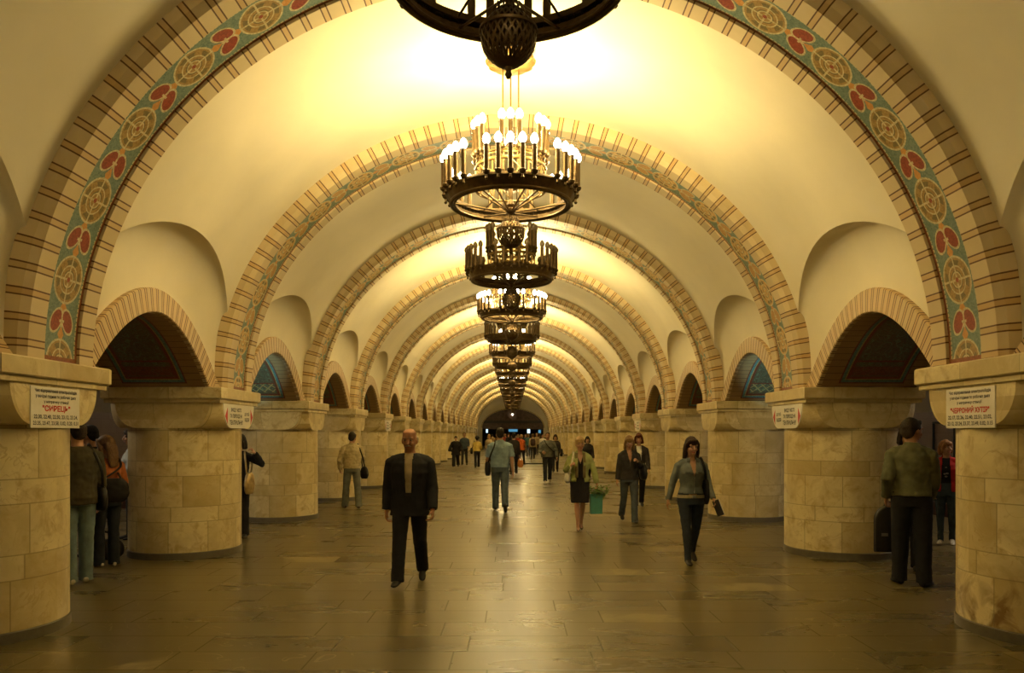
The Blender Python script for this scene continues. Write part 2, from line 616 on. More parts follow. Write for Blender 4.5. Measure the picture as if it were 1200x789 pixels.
# far end wall: plaster around a wide arch, its dark tympanum, the opening and the room behind it
EA, EB = 3.55, 2.15
b = MB()
def ew(i, j):
    th = PI*i/40
    x0, z0 = EA*math.cos(th), ZC+.02+EB*math.sin(th)
    x1, z1 = 5.6*math.cos(th), ZC+.02+4.6*math.sin(th)
    return (x0+(x1-x0)*j, Y_END, z0+(z1-z0)*j)
b.grid(ew, 40, 1)
for sx in (-1, 1):
    b.box((sx*(EA+6.3)/1, Y_END+.15, 1.0), (12.6-.0, .3, 4.6)) if False else None
    b.box((sx*(EA + (X_TRACK-EA)/2), Y_END+.2, .2), (X_TRACK-EA, .4, 4.22))
tag(b.build('wall_back', M_PLASTER), kind='structure')
b = MB()
b.add([(EA*math.cos(PI*i/40), Y_END+.35, ZC+.02+EB*math.sin(PI*i/40)) for i in range(41)], [list(range(41))])
b.box((0, Y_END+.35, ZC-.05), (2*EA, .3, .16))
tag(b.build('trim_1', M_TYMP), kind='structure')
b = MB()
def rr(i, j):
    th = PI*i/40
    r = [0.0, .14][j % 2]
    return ((EA+r)*math.cos(th), Y_END-.06, ZC+.02+(EB+r)*math.sin(th))
b.grid(rr, 40, 1, uvfn=lambda i, j: (j*.14, i*.23))
tag(b.build('trim_2', M_RIB), kind='structure')
b = MB()
b.box((0, 104.2, 1.5), (2*EA+9, .3, 3.6)); b.box((0, 97.2, 3.0), (2*EA+9, 14.0, .3))
b.box((-EA-3, 97.2, 1.5), (.3, 14, 3.6)); b.box((EA+3, 97.2, 1.5), (.3, 14, 3.6))
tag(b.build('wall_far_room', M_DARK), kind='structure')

# ------------------------------------------------------------ piers: round marble columns with cushion capitals
def u_half(t):                    # half width of the flat face, t=0 top .. 1 bottom
    return .33 + .295*math.sqrt(max(0, 1-t*t))

def sq_circle(a, w, n=12):
    """square of half size a cut by a circle through its flat half width w; 4*(n+1) points"""
    rho = math.sqrt(a*a + w*w)
    ph = math.atan2(w, a)
    pts = []
    for q in range(4):
        base = q*PI/2
        for k in range(n+1):
            ang = base + ph + (PI/2-2*ph)*k/n
            pts.append((rho*math.cos(ang), rho*math.sin(ang)))
    return pts

def column_meshes():
    out = {}
    b = MB()                      # shaft
    n = 64
    def sp(i, j):
        a = 2*PI*i/n
        return (SHAFT_R*math.cos(a), SHAFT_R*math.sin(a), .09 + 1.66*j/4)
    b.grid(sp, n, 4, uvfn=lambda i, j: (2*PI*SHAFT_R*i/n, 1.66*j/4 + .0))
    out['shaft'] = b
    b = MB()                      # cushion block
    zs = [0, .06, .15, .26, .4, .55, .7, .82, .9, .96, .99, 1.0]
    rows = []; uv = []
    per = 4*13
    for t in zs:
        ps = sq_circle(.745, u_half(t))
        z = ZC - .205 - .335*t
        rows.append([(x, y, z) for x, y in ps])
    vs = [p for r in rows for p in r]
    acc = [0]
    for k in range(per):
        x0, y0, _ = rows[0][k]; x1, y1, _ = rows[0][(k+1) % per]
        acc.append(acc[-1] + math.hypot(x1-x0, y1-y0))
    uvs = [(acc[k], 1-t) for t in zs for k in range(per)]
    fs = []
    for i in range(len(zs)-1):
        for k in range(per):
            k2 = (k+1) % per
            fs.append([(i+1)*per+k, (i+1)*per+k2, i*per+k2, i*per+k])
    fs.append([(len(zs)-1)*per+k for k in range(per)][::-1])
    b.add(vs, fs, uvs)
    out['capital'] = b
    def slab(h, z0, z1, ch=.012):
        m = MB()
        prof = [(h-ch, z0), (h, z0+ch), (h, z1-ch), (h-ch, z1)]
        q = [(1, 1), (-1, 1), (-1, -1), (1, -1)]
        vs = []; uvs = []; fs = []
        for side in range(4):
            p, r = q[side], q[(side+1) % 4]
            base = len(vs)
            for (hh, z) in prof:
                vs += [(p[0]*hh, p[1]*hh, z), (r[0]*hh, r[1]*hh, z)]
                uvs += [(side*1.7, z), (side*1.7+1.58, z)]
            for i in range(3):
                fs.append([base+2*i, base+2*i+1, base+2*i+3, base+2*i+2])
        base = len(vs)
        for i in (0, 3):
            hh, z = prof[i]
            vs += [(p[0]*hh, p[1]*hh, z) for p in q]; uvs += [(p[0]*.1+.3, 0) for p in q]
        fs += [[base+3, base+2, base+1, base], [base+4, base+5, base+6, base+7]]
        m.add(vs, fs, uvs)
        return m
    out['slab'] = slab(.795, ZC-.155, ZC)
    out['moulding'] = slab(.765, ZC-.207, ZC-.155, .006)
    out['plinth'] = MB().lathe([(0, 0), (SHAFT_R+.012, 0), (SHAFT_R+.012, .085), (SHAFT_R-.0, .092), (0, .092)], 64)
    return out

_cm = column_meshes()
proto_col = {}
_t = empty('column_template')
for k, mt in (('shaft', M_SHAFT), ('capital', M_CAPITAL), ('slab', M_CAPITAL), ('moulding', M_CAPITAL), ('plinth', M_PLINTH)):
    o = _cm[k].build(k, mt); sharp(o, 32 if k != 'capital' else 38)
    proto_col[k] = o.data
    bpy.data.objects.remove(o)
bpy.data.objects.remove(_t)
rust = proto_col['shaft'].copy(); rust.materials[0] = M_SHAFT_RUST

for n in range(1, NP+1):
    for sx, side in ((-1, 'left'), (1, 'right')):
        extra = ''
        if n == 1: extra = ', carrying a timetable board'
        if n in (2, 5): extra = ', with a rounded sign on its capital'
        c = empty('marble_column', (sx*CX, pier(n), 0), 0 if sx < 0 else PI,
                  f'{ORD[n]} round marble column on the {side} side{extra}', 'column', f'round marble columns along the {side} side')
        c['kind'] = 'thing'
        for k in ('plinth', 'shaft', 'capital', 'moulding', 'slab'):
            me = proto_col[k]
            if k == 'shaft' and n == 1 and sx > 0: me = rust
            link(me, k, c)

# ------------------------------------------------------------ transverse ribs with mosaic undersides
def rib_meshes():
    N = 84
    half = .54                    # half width along the hall
    mo = .26
    # arc length table
    arc = [0.0]
    pts = []
    for i in range(N+1):
        th = PI*i/N
        pts.append(ell(A_S, B_S, th))
    for i in range(N): arc.append(arc[-1] + math.hypot(pts[i+1][0]-pts[i][0], pts[i+1][1]-pts[i][1]))
    L = arc[-1]
    def ring(i, dr, y):
        th = PI*i/N
        x, z = ell(A_S+dr, B_S+dr, th)
        return (x, y, ZC+z)
    def uvv(i): return min(arc[i], L-arc[i])
    mos = MB()
    mos.grid(lambda i, j: ring(i, .028, -mo + 2*mo*j/2), N, 2, uvfn=lambda i, j: (2*mo*j/2, uvv(i)), flip=False)
    def border(y_edge, y_in, sgn):
        b = MB()
        # face to the vault, chamfer, soffit strip, little step down to the mosaic, back closure
        prof = [(.20, y_edge), (.055, y_edge), (.0, y_edge + sgn*.055), (.0, y_in), (.035, y_in), (.20, y_in)]
        us = [0]
        for k in range(1, len(prof)):
            us.append(us[-1] + math.hypot(prof[k][0]-prof[k-1][0], prof[k][1]-prof[k-1][1]))
        b.grid(lambda i, j: ring(i, prof[j][0], prof[j][1]), N, len(prof)-1, uvfn=lambda i, j: (us[j], arc[i]), flip=(sgn < 0))
        return b
    return mos, border(-half, -mo, 1), border(half, mo, -1)

_mos, _bf, _bb = rib_meshes()
def mk(bld, name, m):
    o = bld.build(name, m); sharp(o, 30); me = o.data; bpy.data.objects.remove(o); return me
me_mos = mk(_mos, 'mosaic_band', M_MOSAIC)
me_mos2 = me_mos.copy(); me_mos2.materials[0] = M_MOSAIC2
me_bf, me_bb = mk(_bf, 'brick_border', M_RIB), mk(_bb, 'brick_border', M_RIB)
for n in range(1, NP+1):
    what = 'rust hearts and ochre medallions on teal' if n == 1 else 'ochre medallions on teal'
    a = empty('vault_arch', (0, pier(n)+.12, 0), 0, f'{ORD[n]} brick arch across the vault, {what}', 'arch', 'brick and mosaic arches across the vault')
    a['kind'] = 'thing'
    link(me_mos if n == 1 else me_mos2, 'mosaic_band', a)
    link(me_bf, 'brick_border', a); link(me_bb, 'brick_border', a)

# ------------------------------------------------------------ side arches from pier to pier
def side_meshes():
    N = 48
    T = .27
    base = [Vector((OP_W*math.cos(PI*i/N), op_h(math.cos(PI*i/N)))) for i in range(N+1)]
    t0 = (base[1]-base[0]).normalized(); t1 = (base[N-1]-base[N]).normalized()
    base = [base[0] - t0*.30] + base + [base[N] - t1*.30]
    N += 2
    nor = []
    for i in range(N+1):
        t = (base[min(i+1, N)] - base[max(i-1, 0)]).normalized()
        nor.append(Vector((t.y, -t.x)))
    arc = [0.0]
    for i in range(N): arc.append(arc[-1] + (base[i+1]-base[i]).length)
    arc = [q - .30 for q in arc]
    L = arc[-1] - .30
    def ring(i, dr, x):
        p = base[i] + nor[i]*dr
        return (x, p.x, ZC + max(.001, p.y))
    x0, x1 = 3.985, 5.30
    av = MB()
    prof = [(T, X_W+.02), (T, x0+.012), (T-.012, x0), (.012, x0), (0, x0+.012), (0, x0+.06)]
    us = [0, .07, .08, .33, .35, .40]
    av.grid(lambda i, j: ring(i, prof[j][0], prof[j][1]), N, 5, uvfn=lambda i, j: (us[j], arc[i]), flip=True)
    sf = MB()
    sf.grid(lambda i, j: ring(i, 0, x0+.06 + (x1-x0-.06)*j/4), N, 4, uvfn=lambda i, j: (1.3*j/4, max(0, min(arc[i], L-arc[i]))), flip=True)
    ov = MB()
    prof2 = [(0, x1-.0), (.0, x1+.04), (T, x1+.04), (T, x1)]
    ov.grid(lambda i, j: ring(i, prof2[j][0], prof2[j][1]), N, 3, uvfn=lambda i, j: (j*.1, arc[i]), flip=True)
    return av, sf, ov
_av, _sf, _ov = side_meshes()
me_av, me_sf, me_ov = mk(_av, 'archivolt', M_ARCHIVOLT), mk(_sf, 'mosaic_panel', M_PANEL), mk(_ov, 'archivolt', M_ARCHIVOLT)
me_sf2 = me_sf.copy(); me_sf2.materials[0] = M_PANEL2
for n in range(0, NP):
    yc = (pier(n)+pier(n+1))/2 + .0
    for sx, side in ((-1, 'left'), (1, 'right')):
        a = empty('side_arch', (0, yc, 0), PI if sx < 0 else 0,
                  f'{ORD[n]} low brick side arch from the front along the {side} wall' if n else f'low brick side arch beside the viewpoint on the {side}, before the first column', 'arch', f'low brick arches on the {side} side')
        a['kind'] = 'thing'
        link(me_av, 'archivolt', a); link(me_sf2 if n % 2 == 0 else me_sf, 'mosaic_panel', a); link(me_ov, 'archivolt', a)
# ------------------------------------------------------------ chandeliers
HB = 4.28                         # underside of the big ring
def flame(b, c, k=1.0):
    prof = [(.0, 0), (.018, 0), (.036, .024), (.042, .052), (.035, .082), (.018, .108), (.0, .12)]
    b.lathe([(r*k, z*k) for r, z in prof], 10, c)

def candle_angles(tier):
    out = []
    for g in range(6):
        ks = (-2, -1, 0, 1, 2) if tier == 0 else (-1, 0, 1)
        for k in ks: out.append(R(-90 + 60*g + k*9.6) if tier == 0 else R(-90 + 60*g + k*13))
    return out

def band_mesh(r, z0, z1, th, nseg, holes=True):
    """pierced ring band, inner and outer skins"""
    bm = bmesh.new()
    rows = 3
    grid = [[bm.verts.new((r*math.cos(2*PI*i/nseg), r*math.sin(2*PI*i/nseg), z0+(z1-z0)*j/rows)) for i in range(nseg)] for j in range(rows+1)]
    cells = []
    for j in range(rows):
        for i in range(nseg):
            f = bm.faces.new([grid[j][i], grid[j][(i+1) % nseg], grid[j+1][(i+1) % nseg], grid[j+1][i]])
            if j == 1: cells.append(f)
    if holes:
        bmesh.ops.inset_individual(bm, faces=cells, thickness=(z1-z0)*.06)
        bmesh.ops.delete(bm, geom=cells, context='FACES')
    bmesh.ops.recalc_face_normals(bm, faces=bm.faces)
    bmesh.ops.solidify(bm, geom=bm.faces[:], thickness=th)
    vs = [v.co[:] for v in bm.verts]; bm.verts.index_update()
    fs = [[v.index for v in f.verts] for f in bm.faces]
    bm.free()
    return vs, fs

def torus(b, r, z, t, n=64, m=8):
    b.grid(lambda i, j: ((r+t*math.cos(2*PI*j/m))*math.cos(2*PI*i/n), (r+t*math.cos(2*PI*j/m))*math.sin(2*PI*i/n), z+t*math.sin(2*PI*j/m)), n, m)

def ring_part(detail=True):
    b = MB()
    vs, fs = band_mesh(.665, HB+.01, HB+.13, .016, 72, detail)
    b.add(vs, fs)
    torus(b, .675, HB+.0, .024); torus(b, .635, HB-.002, .012); torus(b, .70, HB+.135, .020); torus(b, .73, HB+.115, .015)
    # sloping scalloped outer skirt
    n = 96
    b.grid(lambda i, j: ((.685+.05*j/2+.008*math.cos(24*2*PI*i/n)*(j == 1))*math.cos(2*PI*i/n), (.685+.05*j/2)*math.sin(2*PI*i/n), HB+.02+.10*j/2), n, 2)
    return b

def boss_part():
    b = MB()
    b.lathe([(0, -.13), (.02, -.12), (.03, -.10), (.05, -.08), (.055, -.05), (.03, -.03), (.045, 0), (.03, .04), (.018, .06), (.018, .5), (0, .5)], 20, (0, 0, HB))
    return b

def inner_part():
    b = MB()
    vs, fs = band_mesh(.395, HB+.40, HB+.50, .012, 48, True)
    b.add(vs, fs)
    torus(b, .40, HB+.40, .013, 48); torus(b, .40, HB+.50, .014, 48)
    for g in range(12):           # upright straps of the cage with an openwork scroll
        a = 2*PI*g/12
        c, s = math.cos(a), math.sin(a)
        b.tube([(.395*c, .395*s, HB+.15), (.395*c, .395*s, HB+.42)], .010, 6)
        a2 = 2*PI*(g+.5)/12
        b.tube([(.395*c, .395*s, HB+.18), (.40*math.cos(a2), .40*math.sin(a2), HB+.30), (.395*c, .395*s, HB+.40)], .007, 6)
    torus(b, .395, HB+.16, .011, 48)
    return b

def spoke(g):
    a = R(-90 + 30 + 60*g); c, s = math.cos(a), math.sin(a)
    b = MB()
    b.tube([(.03*c, .03*s, HB-.075), (.395*c, .395*s, HB+.16)], .011, 6)
    b.tube([(.03*c, .03*s, HB-.085), (.66*c, .66*s, HB+.02)], .010, 6)
    b.tube([(.395*c, .395*s, HB+.16), (.66*c, .66*s, HB+.10)], .009, 6)
    return b

def candle_mesh():
    """sleeve with its cup and drop, origin at the cup"""
    b = MB()
    b.lathe([(0, -.105), (.012, -.10), (.020, -.085), (.012, -.07), (.010, -.05), (.034, -.03), (.042, -.005), (.029, .005), (.027, .02), (.027, .255), (.030, .26), (.030, .27), (0, .275)], 12)
    return b

def globe_part():
    b = MB()
    bm = bmesh.new()
    r = .162
    nu, nv = 24, 14
    rows = []
    for j in range(1, nv):
        th = -PI/2 + PI*j/nv
        rows.append([bm.verts.new((r*math.cos(th)*math.cos(2*PI*(i+.5*(j % 2))/nu), r*math.cos(th)*math.sin(2*PI*(i+.5*(j % 2))/nu), r*math.sin(th))) for i in range(nu)])
    cells = []
    # diamond lattice
    for j in range(0, nv-3):
        for i in range(nu):
            o = 0 if (j+1) % 2 else 0
            if (j+1) % 2 == 1:   # rows offset by half a cell
                l, rr_ = rows[j+1][i], rows[j+1][(i+1) % nu]
            else:
                l, rr_ = rows[j+1][(i-1) % nu], rows[j+1][i]
            f = bm.faces.new([rows[j][i], rr_, rows[j+2][i], l])
            cells.append(f)
    bmesh.ops.recalc_face_normals(bm, faces=bm.faces)
    bmesh.ops.inset_individual(bm, faces=cells, thickness=.0092)
    bmesh.ops.delete(bm, geom=cells, context='FACES')
    bmesh.ops.solidify(bm, geom=bm.faces[:], thickness=.006)
    bm.verts.index_update()
    b.add([v.co[:] for v in bm.verts], [[v.index for v in f.verts] for f in bm.faces]); bm.free()
    z0 = HB - .33
    b.v = [(x, y, z+z0) for x, y, z in b.v]
    # solid belt, poles and finial
    b.lathe([(.163, -.010), (.168, -.008), (.168, .008), (.163, .010)], 32, (0, 0, z0+.045))
    b.lathe([(.0, -.168), (.05, -.160), (.075, -.146), (.06, -.150), (0, -.155)], 20, (0, 0, z0))
    b.lathe([(0, .18), (.03, .178), (.075, .16), (.095, .135), (.06, .15), (0, .16)], 20, (0, 0, z0))
    b.lathe([(0, -.235), (.012, -.23), (.022, -.21), (.014, -.19), (.02, -.175), (.02, -.16)], 12, (0, 0, z0))
    b.lathe([(.018, .16), (.018, .26), (0, .26)], 12, (0, 0, z0))
    for k in range(20):           # fringe on top of the globe
        a = 2*PI*k/20
        b.tube([(.075*math.cos(a), .075*math.sin(a), z0+.19), (.10*math.cos(a), .10*math.sin(a), z0+.13)], .006, 5)
    return b

def rods_part(k):
    x, y = [(-.09, 0), (.09, 0), (0, .06)][k]
    return MB().tube([(x, y, HB+.50), (x, y, 5.92)], .009, 6)

def rose_part():
    b = MB()
    n = 72
    prof = [(0, 5.80), (.06, 5.80), (.10, 5.82), (.15, 5.835), (.22, 5.85), (.27, 5.88), (.28, 5.92), (.25, 5.96), (.2, 6.01), (0, 6.03)]
    vs = []
    for (r, z) in prof:
        for i in range(n):
            a = 2*PI*i/n
            k = 1 + (.035*math.cos(12*a) if r > .12 else 0)
            vs.append((r*k*math.cos(a), r*k*math.sin(a), z))
    fs = []
    for i in range(len(prof)-1):
        for k in range(n):
            fs.append([i*n+k, i*n+(k+1) % n, (i+1)*n+(k+1) % n, (i+1)*n+k])
    return b.add(vs, fs)

_parts = [('ring', ring_part(), M_BRONZE), ('boss', boss_part(), M_BRONZE), ('inner_ring', inner_part(), M_BRASS)]
_parts += [('spoke', spoke(g), M_BRONZE) for g in range(6)]
_parts += [('rod', rods_part(k), M_BRASS) for k in range(3)]
_parts += [('ceiling_rose', rose_part(), M_BRASS), ('globe', globe_part(), M_BRONZE)]
CH = []
for nm, bld, mt in _parts:
    CH.append((nm, mk(bld, nm, mt)))
me_candle = mk(candle_mesh(), 'candle', M_BRONZE)
_fb = MB(); flame(_fb, (0, 0, 0))
me_bulb = mk(_fb, 'bulb', M_BULB)
me_bulb_off = me_bulb.copy(); me_bulb_off.materials[0] = M_GLASS_OFF
spots = [(.765, HB+.155, a) for a in candle_angles(0)] + [(.425, HB+.54, a) for a in candle_angles(1)]

# far chandeliers: the same pieces joined into one mesh each
def joined(lit):
    vs = MB()
    mats = [M_BRONZE, M_BRASS, M_BULB if lit else M_GLASS_OFF]
    def put(me, off, k):
        vs.m = k
        vs.add([Vector(v.co)+Vector(off) for v in me.vertices], [list(p.vertices) for p in me.polygons])
    for nm, me in CH: put(me, (0, 0, 0), 1 if me.materials[0] == M_BRASS else 0)
    for r, z, a in spots:
        o = (r*math.cos(a), r*math.sin(a), z)
        put(me_candle, o, 0)
        put(me_bulb, (o[0], o[1], o[2]+.272), 2)
    o = vs.build('chandelier', mats); sharp(o, 30); me = o.data; bpy.data.objects.remove(o)
    return me
me_far = {True: joined(True), False: joined(False)}

N_DETAIL = 7
for i in range(0, NP+1):
    y = S*(i+.51) - S/2 + .0 if False else S*i + .02*S
    lit = (i % 2 == 0)
    st = 'lit candle bulbs' if lit else 'unlit candles'
    if i == 0: lab = 'bronze ring chandelier with lit bulbs overhead behind the viewpoint'
    elif i == 1: lab = 'nearest bronze chandelier, cut off by the top edge, pierced globe below'
    else: lab = f'bronze two-tier ring chandelier with {st}, {ORD[i]} along the vault'
    if i == 0 or i > N_DETAIL:
        c = link(me_far[lit], 'chandelier', None, (-.025, y, 0))
        tag(c, lab, 'chandelier', 'ring chandeliers along the vault')
    else:
        c = empty('chandelier', (-.025, y, 0), 0, lab, 'chandelier', 'ring chandeliers along the vault')
        for nm, me in CH: link(me, nm, c)
        for r, z, a in spots:
            cd = link(me_candle, 'candle', c, (r*math.cos(a), r*math.sin(a), z))
            link(me_bulb if lit else me_bulb_off, 'bulb', cd, (0, 0, .272))
    if lit:
        groups = [(.74, HB+.53, R(-90+60*g)) for g in range(6)] + [(.40, HB+.93, R(-90+120*g)) for g in range(3)]
        if i > 8: groups = groups[:6:2]
        w = LAMP_W*9/len(groups)*(.34 if i == 0 else 1)
        for r, z, a in groups:
            ld = bpy.data.lights.new('bulb_light', 'POINT')
            ld.energy = w; ld.color = LAMP_COL; ld.shadow_soft_size = .05
            lo = bpy.data.objects.new('bulb_light', ld); COL.objects.link(lo)
            lo.parent = c; lo.location = (r*math.cos(a), r*math.sin(a), z)
# ------------------------------------------------------------ boards on the capitals
def text_mesh(s, w, h, bold=.02):
    cu = bpy.data.curves.new('t', 'FONT'); cu.body = s; cu.offset = bold; cu.size = 1; cu.resolution_u = 3
    o = bpy.data.objects.new('t', cu); COL.objects.link(o)
    dg = bpy.context.evaluated_depsgraph_get()
    me = bpy.data.meshes.new_from_object(o.evaluated_get(dg))
    bpy.data.objects.remove(o); bpy.data.curves.remove(cu)
    xs = [v.co.x for v in me.vertices]; ys = [v.co.y for v in me.vertices]
    x0, x1, y0, y1 = min(xs), max(xs), min(ys), max(ys)
    for v in me.vertices:
        v.co = ((v.co.x-x0)/(x1-x0)*w - w/2, 0, (v.co.y-y0)/(y1-y0)*h - h/2)
    return me
def put_text(s, x, z, w, h, mat, parent, name='lettering', bold=.02, y=-.012):
    me = text_mesh(s, w, h, bold); me.materials.clear(); me.materials.append(mat)
    return link(me, name, parent, (x, y, z))

def outline_board(pts, t=.010):
    b = MB(); n = len(pts)
    b.add([(x, -t, z) for x, z in pts] + [(x, 0, z) for x, z in pts],
          [list(range(n)), [n+k for k in range(n)][::-1]] + [[k, k+n, (k+1) % n + n, (k+1) % n] for k in range(n)])
    return b

def timetable(side, name, times1, times2, label):
    sx = -1 if side == 'left' else 1
    e = empty('timetable_sign', (sx*(CX-.745), pier(1)-.03, 1.895), PI/2 if sx < 0 else -PI/2, label, 'sign')
    outline_board([(-.35, -.17), (.35, -.17), (.35, .17), (-.35, .17)]).build('board', M_SIGN, e)
    put_text('Час відправлення електропоїздів', 0, .135, .60, .036, M_INK, e)
    put_text('у вечірні години по робочих днях', 0, .090, .58, .036, M_INK, e)
    put_text('у напрямку станції', 0, .046, .36, .032, M_INK, e)
    put_text(name, 0, -.012, .40 if sx < 0 else .56, .060, M_RED, e, bold=.035)
    put_text(times1, 0, -.080, .63, .038, M_INK, e, bold=.025)
    put_text(times2, 0, -.133, .65, .038, M_INK, e, bold=.025)
timetable('left', '"СИРЕЦЬ"', '22.30, 22.40, 22.50, 23.12, 23.24,', '23.35, 23.47, 23.58, 0.02, 0.20, 0.31', 'white timetable board with a red heading on the nearest left capital')
timetable('right', '"ЧЕРВОНИЙ ХУТІР"', '22.17, 22.26, 22.40, 22.51, 23.02,', '23.12, 23.24, 23.37, 23.49, 0.02, 0.15', 'white timetable board with a long red heading on the nearest right capital')

def ushape(k=.97):
    h0, h1 = .165, -.165
    pts = []
    for i in range(13):
        t = i/12
        pts.append((u_half(math.sin(t*PI/2))*k, h0 + (h1-h0)*math.sin(t*PI/2)))
    return [(-x, z) for x, z in pts] + [(x, z) for x, z in pts[::-1]]
def direction(n, side, label):
    sx = -1 if side == 'left' else 1
    e = empty('direction_sign', (sx*(CX-.745), pier(n), 1.915), PI/2 if sx < 0 else -PI/2, label, 'sign', 'rounded direction signs on the capitals')
    outline_board(ushape()[::-1]).build('board', M_SIGN, e)
    m = -1 if sx < 0 else 1
    for s in (-1, 1):             # red arrowheads at both ends
        ar = [(s*.545, .0), (s*.46, .11), (s*.46, -.11)]
        ob = outline_board(ar if s < 0 else ar[::-1], .012).build('arrow', M_RED, e)
        ob['label'] = 'red arrowhead'
    bx, bw = m*.13, .54
    for q, (tx, w) in enumerate((('ВИХІД У МІСТО', .40), ('ТА ПЕРЕХІД НА', .48), ('ТЕАТРАЛЬНУ', .52))):
        put_text(tx, bx, .085 - q*.085, w, .062, M_INK, e, bold=.03)
    for q, tx in enumerate(('ДО ПОЇ-', 'ЗДІВ')):
        put_text(tx, -m*.30, .040 - q*.085, .20, .058, M_INK, e, bold=.03)
direction(2, 'left', 'white rounded sign with red arrows on the second left capital')
direction(2, 'right', 'white rounded sign with red arrows on the second right capital')
direction(5, 'left', 'small distant white sign with red arrows on the fifth left capital')
direction(5, 'right', 'small distant white sign with red arrows on the fifth right capital')

# frames on the far walls of the platforms
for sx, ya, lab in ((-1, 20.5, 'dark thin frame on the pinkish wall beyond the left platform'), (1, 21.6, 'dark thin frame on the pinkish wall beyond the right platform')):
    e = empty('wall_frame', (sx*(X_TRACK-.01), ya, 0), PI/2 if sx < 0 else -PI/2, lab, 'frame')
    MB().box((0, -.02, 1.98), (1.1, .04, .06)).build('rail', M_BLACK, e)
    for s in (-1, 1): MB().box((s*.53, -.02, .85), (.05, .04, 2.2)).build('post', M_BLACK, e)

# fill lamps added out of sight to brighten the platform halls
for sx, side in ((-1, 'left'), (1, 'right')):
    for k, (yy, w, col) in enumerate(((8.9, 22, (1.0, .78, .45)), (11.9, 95, (1.0, .86, .62)), (29.0, 45, (1.0, .82, .55)), (40.0, 70, (1, .82, .55)), (60.0, 70, (1, .82, .55)))):
        e = empty('platform_fill_lamp', (sx*8.1, yy, 3.05 if k == 1 else 4.05), 0, f'added fill lamp hanging over the {side} platform behind the columns, {ORD[k+1]} along', 'lamp', f'added fill lamps over the {side} platform')
        MB().box((0, 0, .03), (.16, 1.3, .06)).build('housing', M_STEEL, e)
        MB().tube([(0, -.6, -.03), (0, .6, -.03)], .022, 10).build('tube', M_TUBE, e)
        MB().tube([(0, 0, .05), (0, 0, 1.48 if k == 1 else .50)], .012, 6).build('rod', M_STEEL, e)
        ld = bpy.data.lights.new('fill_light', 'POINT'); ld.energy = w; ld.color = col; ld.shadow_soft_size = .2
        lo = bpy.data.objects.new('fill_light', ld); COL.objects.link(lo); lo.parent = e; lo.location = (0, 0, -.28)

# far end: lit boxes in the room beyond the opening, a lamp on the tympanum
for x, z, w, h, mt, lab in ((-1.72, 2.02, .32, .55, M_LIGHTBOX, 'narrow white light panel in the far opening, just above the blue shirt'),
                            (.03, 2.05, 1.1, .34, M_BLUEBOX, 'wide blue light panel at the centre of the far opening'),
                            (1.95, 2.0, .34, .6, M_LIGHTBOX, 'narrow white light panel in the far opening, clear of the blue one'),
                            (-3.2, 2.0, .22, .5, M_LIGHTBOX, 'narrow light panel at the outer left edge of the far opening'),
                            (3.3, 1.9, .3, .4, M_BLUEBOX, 'small blue light panel at the outer right edge of the far opening')):
    e = empty('light_panel', (x, 96.0, z), 0, lab, 'light panel')
    MB().box((0, 0, 0), (w, .08, h)).build('screen', mt, e)
    bevel(MB().box((0, .07, 0), (w+.06, .08, h+.06)).build('casing', M_BLACK, e), .01)
    MB().tube([(0, .07, h/2), (0, .07, 2.86-z)], .02, 6).build('rod', M_BLACK, e)
e = empty('wall_lamp', (-.05, Y_END+.30, 3.86), 0, 'small bright round lamp on the dark far tympanum', 'lamp')
MB().ball((0, -.12, 0), .10, 14, 10).build('globe', M_BULB, e, True)
MB().lathe([(0, 0), (.12, 0), (.12, .03), (.05, .05), (0, .05)], 16).build('bracket', M_BRASS, e)

# cool uplights standing on the second capitals, washing the mosaic of the next side arch
for sx, side in ((-1, 'left'), (1, 'right')):
    e = empty('uplight', (sx*4.03, pier(2)+.795, ZC-.03), 0, f'small cool white spotlight clamped to the second {side} capital, under the bluish arch', 'lamp')
    MB().box((0, .012, -.03), (.05, .024, .07)).build('clamp', M_STEEL, e)
    aim = Vector((sx*.78, 2.1, .74)).normalized()
    MB().tube([Vector((0, .03, 0)), Vector((0, .03, 0)) + aim*.07], [.022, .032], 14).build('housing', M_STEEL, e)
    MB().ball(Vector((0, .03, 0)) + aim*.068, .027, 12, 8).build('lens', M_TUBE, e, True)
    ld = bpy.data.lights.new('spot_light', 'SPOT'); ld.energy = 150; ld.color = (.50, .88, 1.0); ld.shadow_soft_size = .03
    ld.spot_size = R(46); ld.spot_blend = .6
    lo = bpy.data.objects.new('spot_light', ld); COL.objects.link(lo); lo.parent = e; lo.location = Vector((0, .03, 0)) + aim*.13
    lo.rotation_euler = aim.to_track_quat('-Z', 'Y').to_euler()
# ------------------------------------------------------------ people
M_SKIN = simple('skin', (.42, .225, .135), .5, 0, .06, 20)
M_SKIN2 = simple('ruddy_skin', (.38, .18, .10), .5, 0, .10, 20)
M_EYE = simple('eye_white', (.38, .33, .26), .3, 0, .02)
M_IRIS = simple('iris', (.03, .02, .015), .3)
M_LIP = simple('lips', (.36, .10, .075), .45)
HAIRS = {}
def hairmat(c):
    if c not in HAIRS:
        m = Mat('hair', .62, 0, .25)
        n = m.noise(m.mapped('Object', (60, 60, 9)), 3.0, 3)
        m.color(m.mix(tuple(v*.55 for v in c), tuple(min(1, v*1.4) for v in c), n.ramp(.3, .7)))
        m.bump(n, .5, .01)
        HAIRS[c] = m.m
    return HAIRS[c]
CL = {}
def cmat(c, rough=.85):
    if (c, rough) not in CL: CL[(c, rough)] = cloth('cloth', c, rough)
    return CL[(c, rough)]
def lmat(c):
    if ('l', c) not in CL: CL[('l', c)] = simple('leather', c, .5, 0, .2, 25, .25)
    return CL[('l', c)]

